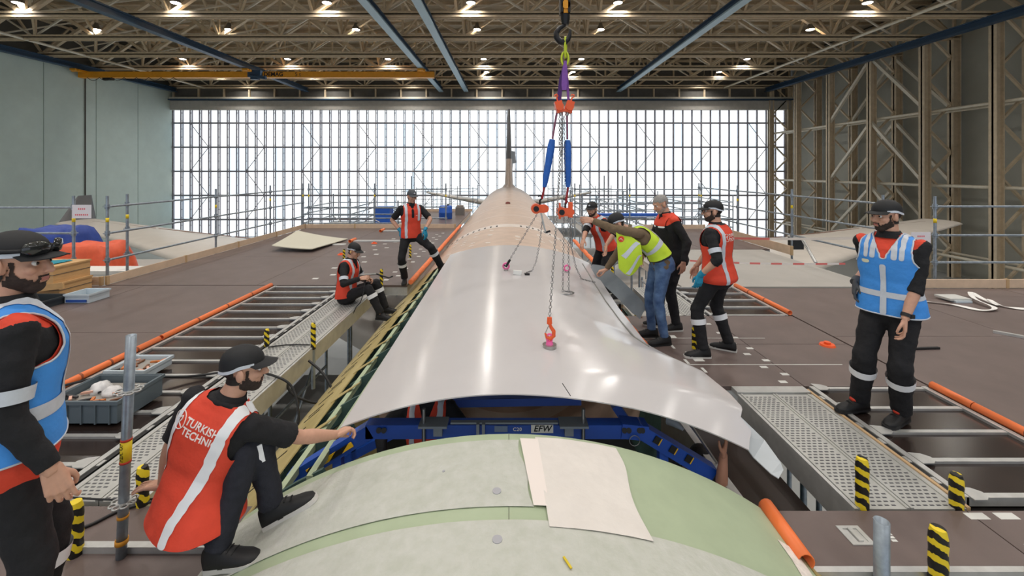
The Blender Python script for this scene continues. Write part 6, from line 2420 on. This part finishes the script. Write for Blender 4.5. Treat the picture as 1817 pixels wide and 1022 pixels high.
# --- crouching man, red vest with lettering
pB = Person('crouching man in red lettered vest and black cap gripping the panel corner', 1.74, (-1.60, 2.22, 0.35), 55, torso_up=(0.34, 0.12, 0.92), pelvis_up=(0.02, 0.0, 1), chest_face=80, head_face=22, head_pitch=-4, girth=1.05)
pB.legs((-1.27, 2.30, 0.298), (-1.43, 2.10, 0.238), (0.9, 0.5, 1.0), (0.9, -0.1, 1.0), (0.88, 0.20, 0.40), (0.95, -0.10, 0.18), (-0.42, 0, 0.9), (-0.25, 0, 0.97))
pB.arms(at(606, 772, 2.62), (-1.97, 2.36, 0.20), (0.1, -0.6, -0.5), (-0.6, -0.4, -0.2), dict(d=(0.35, 0.6, -0.05), n=(0.3, 0.1, -1), curl=0.75), dict(d=(-1, 0.1, -0.15), n=(0.0, -0.1, -1), curl=0.15))
pB.build_body(SKIN, 'short', BLACKF, NAVYF, HAIRB, BEARDB, ('bump', CAPM), BLACKF, sole=SOLEW, bands=False)
pB.vest(REDV, tb=-0.01, off=0.024, flare=0.05)
pB.patch(vstripe(0.118, 0.05, False), 0.004, 'reflective_stripe', REFLW, pB.vobj)
pB.patch(vstripe(-0.150, 0.035, False, 0.2), 0.004, 'reflective_stripe', REFLW, pB.vobj)
pB.patch(vstripe(0.118, 0.05, True), 0.004, 'reflective_stripe', REFLW, pB.vobj)
pB.back_print(['TURKISH', 'TECHNIC'], 0.047, -0.085, 0.475, LOGOW)
for (hip, kn, an, fd, fu) in pB.leg[:1]:
    sd_ = (pB.rp if hip is pB.hipR else -pB.rp)
    a_, c_ = kn.lerp(an, 0.12), kn.lerp(an, 0.34)
    sd2 = V3((0.55, -0.83, 0.1)).normalized()
    MB().bar(a_ + sd2 * 0.070, c_ + sd2 * 0.066, 0.026, 0.008, up=sd2).build('leg_stripe', REFLW, pB.root)

# --- seated man on the walkway
pC = Person('man in red vest and black cap seated on the perforated walkway with a tool', 1.76, (-2.56, 6.80, 0.115), -8, torso_up=(0.22, 0.02, 0.95), pelvis_up=(-0.12, 0, 1), head_face=-15, head_pitch=-22, fine=False)
pC.legs((-1.98, 6.62, -0.12), (-2.0, 6.95, -0.13), (0.5, -0.1, 1), (0.5, 0.1, 1), (0.9, -0.15, 0.1), (0.9, 0.1, 0.1))
pC.arms(at(640, 494, 6.62), at(650, 496, 6.85), (-0.4, -0.7, -0.5), (-0.3, 0.7, -0.5), dict(d=(0.9, 0.1, 0.1), n=(0, 0.7, -0.6), curl=0.8), dict(d=(0.9, -0.2, 0.05), n=(0, -0.7, -0.6), curl=0.8))
pC.build_body(SKIN, 'long', BLACKF, BLACKF, HAIRB, None, ('bump', CAPM), BLACKF, armband=0.66)
pC.vest(REDV, tb=0.0, off=0.022, nu=90, nt=60)
for c in (-0.10, 0.10):
    pC.patch(vstripe(c, 0.045), 0.004, 'reflective_stripe', REFL, pC.vobj)
MB().ball((pC.HM @ Matrix.Scale(pC.k, 4)) @ V3((0.084, -0.002, -0.002)), 0.012).build('ear_plug', YEL, pC.root)
t = thing('rivet_gun', 'grey and black rivet gun in the hands of the seated man', 'tool', at(655, 492, 6.7))
MB().tube(at(640, 488, 6.7), at(668, 486, 6.7), 0.018, 10).build('barrel', SILV, t)
MB().tube(at(648, 490, 6.7), at(646, 515, 6.6), 0.016, 10).build('handle', BLACKP, t)
MB().path(smooth_path([at(646, 515, 6.6), at(640, 535, 6.5), at(632, 545, 6.45), at(625, 560, 6.4)]), 0.008, 6).build('air_hose', BLACKP, t)
MB().path([at(668, 486, 6.7), at(690, 493, 6.75), at(697, 490, 6.75)], 0.012, 6).build('nozzle', BLACKP, t)

# --- standing man with one foot on the fuselage
pD = Person('man in red vest, blue gloves and grey cap, one foot on the fuselage', 1.76, at(729, 417, 8.0), -62, torso_up=(0.01, 0.0, 1), head_face=-50, head_pitch=-12, fine=False)
pD.legs((-1.94, 7.98, 0.09), (-1.27, 8.02, 0.30), (-0.2, -0.8, 0), (0.5, -0.9, 0.4), (0.15, -1, 0), (0.8, -0.5, 0), (0, 0, 1), (-0.3, 0, 0.95))
pD.arms(at(710, 409, 7.92), at(754, 408, 7.85), (-0.8, 0.3, 0), (0.8, 0.4, 0), dict(d=(0, -0.15, -1), n=(0.8, 0.4, 0), curl=0.5, glove=GLOVEB), dict(d=(0.25, -0.2, -1), n=(-0.7, 0.5, 0), curl=0.4, glove=GLOVEB))
pD.build_body(SKIN, 'short', BLACKF, BLACKF, HAIRB, None, ('ball', CAPG), BLACKF, loose=0.016)
pD.vest(REDV, tb=-0.04, off=0.020, nu=90, nt=60, vneck=0.47)
pD.patch(vstripe(0.115, 0.045), 0.004, 'reflective_stripe', REFL, pD.vobj)
pD.patch(vstripe(-0.115, 0.045, None, 0.28), 0.004, 'reflective_stripe', REFL, pD.vobj)
pD.patch(lambda x, y, t: abs(x) < 0.012 and y > 0 and t > 0.33, 0.004, 'placket', BLACKF, pD.vobj)
pD.patch(lambda x, y, t: -0.10 < x < -0.045 and y > 0 and 0.375 < t < 0.385, 0.005, 'chest_print', LOGOW, pD.vobj)

# --- bearded man leaning over behind the panel
pE = Person('bearded man in red vest and black cap leaning over the far edge of the panel', 1.76, (1.62, 7.15, 0.80), 205, torso_up=(-0.42, -0.22, 0.86), head_face=235, head_pitch=-10, fine=False)
pE.legs((1.70, 7.35, 0.09), (1.78, 7.02, 0.09), (-0.9, -0.3, 0.4), (-0.9, -0.5, 0.4), (-0.9, -0.2, 0), (-0.9, -0.3, 0))
pE.arms(at(1034, 428, 6.75), at(1075, 436, 6.6), (-0.3, 0.8, -0.2), (0.5, -0.5, 0), dict(d=(-0.3, -0.5, -0.6), n=(0, -0.3, -1), curl=0.35), dict(d=(-0.1, -0.3, -0.9), n=(-0.6, -0.3, -0.3), curl=0.3))
pE.build_body(SKIN, 'pushed', BLACKF, BLACKF, HAIRB, BEARDB, ('ball', CAPM), REDV, armband=0.6)
pE.vest(REDV, tb=0.0, off=0.020, nu=90, nt=60)
for c in (-0.115, 0.115):
    pE.patch(vstripe(c, 0.05), 0.004, 'reflective_stripe', REFL, pE.vobj)
t = thing('stand_plank', 'short plank under the bearded man leaning over the panel', 'plank', (1.78, 7.2, -0.12))
MB().box(1.55, 2.0, 6.85, 7.6, -0.05, 0.0).build('board', GRATE, t)
MB().box(1.68, 1.84, 6.9, 7.55, -0.12, -0.05).build('foot_block', PLY, t)

# --- man in jeans leaning over the panel
pF_ = Person('man in jeans, olive sweater and open lime vest leaning far over the panel', 1.80, (1.87, 5.26, 0.955), 182, torso_up=(-0.88, 0.03, 0.50), pelvis_up=(-0.35, 0, 0.94), head_face=188, head_pitch=-30, head_shift=0.02)
pF_.legs((1.80, 5.40, 0.09), (1.87, 5.15, 0.09), (-0.9, 0.1, 0), (-0.9, -0.1, 0), (-0.95, 0.1, 0), (-1, -0.12, 0))
pF_.arms(at(1070, 487, 5.55), at(1018, 382, 5.30), (0.6, 0.4, 0.1), (0.1, -0.2, -0.6), dict(d=(-0.75, 0.1, -0.2), n=(0, 0, -1), curl=0.95), dict(d=(-1, 0.1, 0.05), n=(0, 0.9, -0.3), curl=0.75))
pF_.build_body(SKIN, 'long', OLIVE, JEANS, HAIRB, None, ('bump', CAPM), OLIVE, loose=0.004, bands=False, belt=BLACKP)
pF_.vest(LIMEV, tb=0.10, off=0.020, open_front=0.055, arm_in=0.0)
pF_.patch(hband(0.22, 0.27), 0.004, 'reflective_band', REFL, pF_.vobj)
for c in (-0.095, 0.095):
    pF_.patch(lambda x, y, t, c=c: c - 0.025 < x < c + 0.025 and t > 0.27, 0.004, 'reflective_band', REFL, pF_.vobj)
# the near front panel of the vest hangs free from the shoulder
g_ = []
for i in range(15):
    u = i / 14
    row = []
    for j in range(11):
        v = j / 10
        top = at(1092, 402, 5.12).lerp(at(1135, 430, 5.06), v)
        bot = at(1108, 466, 5.10).lerp(at(1142, 484, 5.04), v) if False else at(1098, 476, 5.10).lerp(at(1141, 470, 5.04), v)
        p = top.lerp(bot, u)
        p.y += 0.02 * math.sin(u * 3 + v * 5) - 0.05 * math.sin(PI * u) * 0.6
        p.z -= 0.10 * u * math.sin(PI * min(1, v * 1.1))
        row.append(p)
    g_.append(row)
fl_ = MB().sheet(g_, 0.006).build('vest_flap', LIMEV, pF_.root)


def flap_band(u0, u1, v0, v1):
    rows = []
    for i in range(13):
        f = i / 12
        uu, vv = u0 + (u1 - u0) * f, v0 + (v1 - v0) * f
        r_ = []
        for dv in (-0.09, 0.0, 0.09):
            a = max(0, min(13.999, uu * 14))
            b_ = max(0, min(9.999, (vv + dv) * 10))
            i0, j0 = int(a), int(b_)
            fa, fb_ = a - i0, b_ - j0
            p = g_[i0][j0] * (1 - fa) * (1 - fb_) + g_[i0 + 1][j0] * fa * (1 - fb_) + g_[i0][j0 + 1] * (1 - fa) * fb_ + g_[i0 + 1][j0 + 1] * fa * fb_
            r_.append(p + V3((0, -0.007, 0)))
        rows.append(r_)
    MB().sheet(rows, 0.003).build('reflective_band', REFL, fl_)


flap_band(0.05, 0.62, 0.92, 0.22)
flap_band(0.55, 0.98, 0.90, 0.35)
c_ = g_[3][2] + V3((0, -0.012, 0))
MB().tube(c_, c_ + V3((0, -0.003, 0)), 0.035, 24).build('badge', REDV, fl_)
MB().path([c_ + V3((-0.02, -0.005, -0.004)), c_ + V3((0.0, -0.005, 0.01)), c_ + V3((0.004, -0.005, -0.006)), c_ + V3((0.022, -0.005, -0.012))], 0.003, 5).build('badge_mark', LOGOW, fl_)

# --- grey-haired man in the black jacket
pG = Person('grey-haired man in black jacket with red shoulders looking down', 1.78, (2.17, 5.68, 0.945), 186, torso_up=(-0.20, 0, 0.98), head_face=190, head_pitch=-24, head_shift=0.02, girth=1.12)
pG.legs((2.02, 5.78, 0.09), (2.19, 5.60, 0.09), (-0.9, 0, 0), (-0.9, 0, 0), (-1, 0.1, 0), (-1, -0.1, 0))
pG.arms((1.86, 5.95, 0.92), (2.20, 5.40, 0.93), (0.6, 0.5, 0), (0.8, -0.3, 0), dict(d=(-0.4, 0, -1), n=(0.3, -0.9, 0)), dict(d=(0, 0.2, -1), n=(-0.2, 0.9, 0)))
pG.build_body(SKIN, 'long', BLACKF, BLACKF, HAIRG, BEARDG, None, BLACKF, yoke=(REDV, -0.045, 0.6), sole=SOLEW, bands=False)
pG.vest(BLACKF, tb=-0.12, off=0.016, vneck=0.50, name='jacket', nu=100, nt=70)
pG.patch(lambda x, y, t: t > 0.445 + 0.0 * x, 0.006, 'red_yoke', REDV, pG.vobj)
pG.patch(lambda x, y, t: 0.428 < t < 0.447 and y > 0 and abs(x) > 0.03, 0.007, 'reflective_line', REFLW, pG.vobj)

# --- man in red vest seen from behind
pH = Person('man in red lettered vest and black cap seen from behind, one blue glove', 1.77, (2.375, 4.86, 0.905), 130, torso_up=(-0.05, 0.02, 1), head_face=168, head_pitch=-4, girth=1.08)
pH.legs((2.56, 4.98, 0.09), (2.18, 4.80, 0.09), (-0.4, 0.9, 0), (-0.8, 0.5, 0), (-0.7, 0.45, 0), (-0.97, 0.05, 0))
pH.arms((2.25, 5.18, 0.92), at(1243, 488, 4.72), (0.5, 0.6, 0), (0.4, -0.6, 0), dict(d=(-0.2, 0.1, -1), n=(-0.3, -0.8, 0)), dict(d=(-0.22, 0.05, -1), n=(0.1, 0.9, 0), curl=0.5, glove=GLOVEB))
pH.build_body(SKIN, 'pushed', BLACKF, BLACKF, HAIRB, BEARDB, ('bump', CAPM), BLACKF, armband=0.6, sole=SOLEW)
pH.vest(REDV, tb=-0.06, off=0.022)
pH.patch(vstripe(-0.118, 0.045), 0.004, 'reflective_stripe', REFL, pH.vobj)
pH.patch(vstripe(0.125, 0.04), 0.004, 'reflective_stripe', REFL, pH.vobj)
pH.back_print(['TURKISH', 'TECHNIC'], 0.050, 0.0 - 0.03, 0.46, LOGOW)
_HM = pH.HM @ Matrix.Scale(pH.k, 4)
for sx in (-1, 1):
    MB().path([_HM @ V3((sx * (0.033 + 0.02 * math.cos(2 * PI * i / 14)), 0.099 - 0.006 * math.cos(2 * PI * i / 14) * 1, 0.006 + 0.015 * math.sin(2 * PI * i / 14))) for i in range(14)], 0.0022, 5, closed=True).build('spectacle_rim', BLACKP, pH.root)
    MB().path([_HM @ V3((sx * 0.053, 0.094, 0.01)), _HM @ V3((sx * 0.082, 0.0, 0.012))], 0.002, 5).build('spectacle_arm', BLACKP, pH.root)

# --- bearded man in the blue vest
pI = Person('bearded man in bright blue vest and black cap standing on the dark rung bay', 1.86, (3.19, 3.58, 0.955), 212, torso_up=(-0.02, 0, 1), head_face=184, head_pitch=-6, girth=1.05)
pI.legs((3.06, 3.74, 0.10), (3.26, 3.56, 0.10), (-0.7, -0.6, 0), (-0.7, -0.6, 0), (-0.96, -0.15, 0), (-0.88, -0.4, 0))
pI.arms(at(1517, 500, 3.74), at(1606, 566, 3.36), (0.9, 0.5, 0), (0.8, 0.2, 0), dict(d=(-0.16, -0.08, -1), n=(0.6, -0.4, 0), curl=0.55, glove=GLOVEG), dict(d=(-0.08, -0.1, -1), n=(-0.6, 0.6, 0), curl=0.45))
pI.build_body(SKIN, 'pushed', BLACKF, BLACKF, HAIRB, BEARDB, ('bump', CAPM), BLACKF, yoke=(REDV, -0.015, 1.5), shoe_trim=REDTRIM, loose=0.02)
pI.vest(REDV, tb=0.30, off=0.012, name='polo_shirt', vneck=0.50, nt=50, nu=90)
pI.vest(BLUEV, tb=-0.03, off=0.026, vneck=0.38, arm_in=0.0)
pI.piping(REFL, 0.006)
pI.patch(hband(0.10, 0.15), 0.004, 'reflective_band', REFL, pI.vobj)
for c in (-0.11, -0.065, 0.11, 0.065):
    pI.patch(lambda x, y, t, c=c: c - 0.014 < x < c + 0.014 and t > 0.40, 0.004, 'reflective_band', REFL, pI.vobj)
pI.patch(lambda x, y, t: y > 0 and abs(x) < 0.013 and t < 0.36, 0.006, 'zip', REFL, pI.vobj)
pI.patch(lambda x, y, t: y > 0 and 0.085 < x < 0.135 and 0.355 < t < 0.385, 0.006, 'name_tag', mat('cream_tag', (226, 226, 200), 0.6), pI.vobj)
(sg_, sh_, e_, w_, hd_2) = pI.arm[1]
a_ = (w_ - e_).normalized()
MB().path([w_ - a_ * 0.045, w_ - a_ * 0.018], 0.036, 16, caps=True).build('watch_strap', WATCH, pI.root)
MB().cbox(w_ - a_ * 0.03 + V3((0.02, -0.03, 0)), 0.03, 0.014, 0.03).build('watch_face', WATCH, pI.root)

# --- people inside the opening
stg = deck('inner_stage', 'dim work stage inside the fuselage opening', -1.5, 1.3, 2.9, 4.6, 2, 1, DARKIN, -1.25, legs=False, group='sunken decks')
pK = Person('worker in red vest standing inside the fuselage behind the blue jig', 1.74, (-0.66, 3.52, -0.335), -90, torso_up=(0, -0.05, 1), head_face=-90, head_pitch=-15, fine=False)
pK.legs((-0.76, 3.52, -1.16), (-0.56, 3.52, -1.16), (0, -1, 0), (0, -1, 0), (0, -1, 0), (0, -1, 0))
pK.arms((-0.98, 3.35, -0.2), (-0.42, 3.3, -0.22), (-0.7, 0.3, -0.3), (0.7, 0.3, -0.3))
pK.build_body(SKIN2, 'long', BLACKF, BLACKF, HAIRB, None, ('bump', CAPM), BLACKF)
pK.vest(REDV, tb=-0.03, off=0.020, nu=90, nt=60)
pK.patch(vstripe(-0.11, 0.045), 0.004, 'reflective_stripe', REFL, pK.vobj)
pK.patch(vstripe(0.11, 0.045), 0.004, 'reflective_stripe', REFL, pK.vobj)
pJ = Person('worker in navy stooping inside the opening with one bare arm raised to the panel corner', 1.74, (1.0, 3.25, -0.66), 10, torso_up=(0.6, 0.0, 0.55), head_face=20, head_pitch=-50, fine=False)
pJ.legs((0.95, 3.15, -1.16), (0.98, 3.40, -1.16), (0.8, -0.2, 0), (0.8, 0.3, 0), (1, 0, 0), (1, 0, 0))
pJ.arms(at(1284, 806, 2.90), (1.25, 3.55, -0.6), (0.5, -0.6, -0.3), (0.3, 0.6, -0.4), dict(d=(0.15, -0.1, 1), n=(-0.6, 0.4, 0), curl=0.4), None)
pJ.build_body(SKIN2, 'short', NAVYF, NAVYF, HAIRB, None, None, NAVYF, bands=False, armband=0.5)
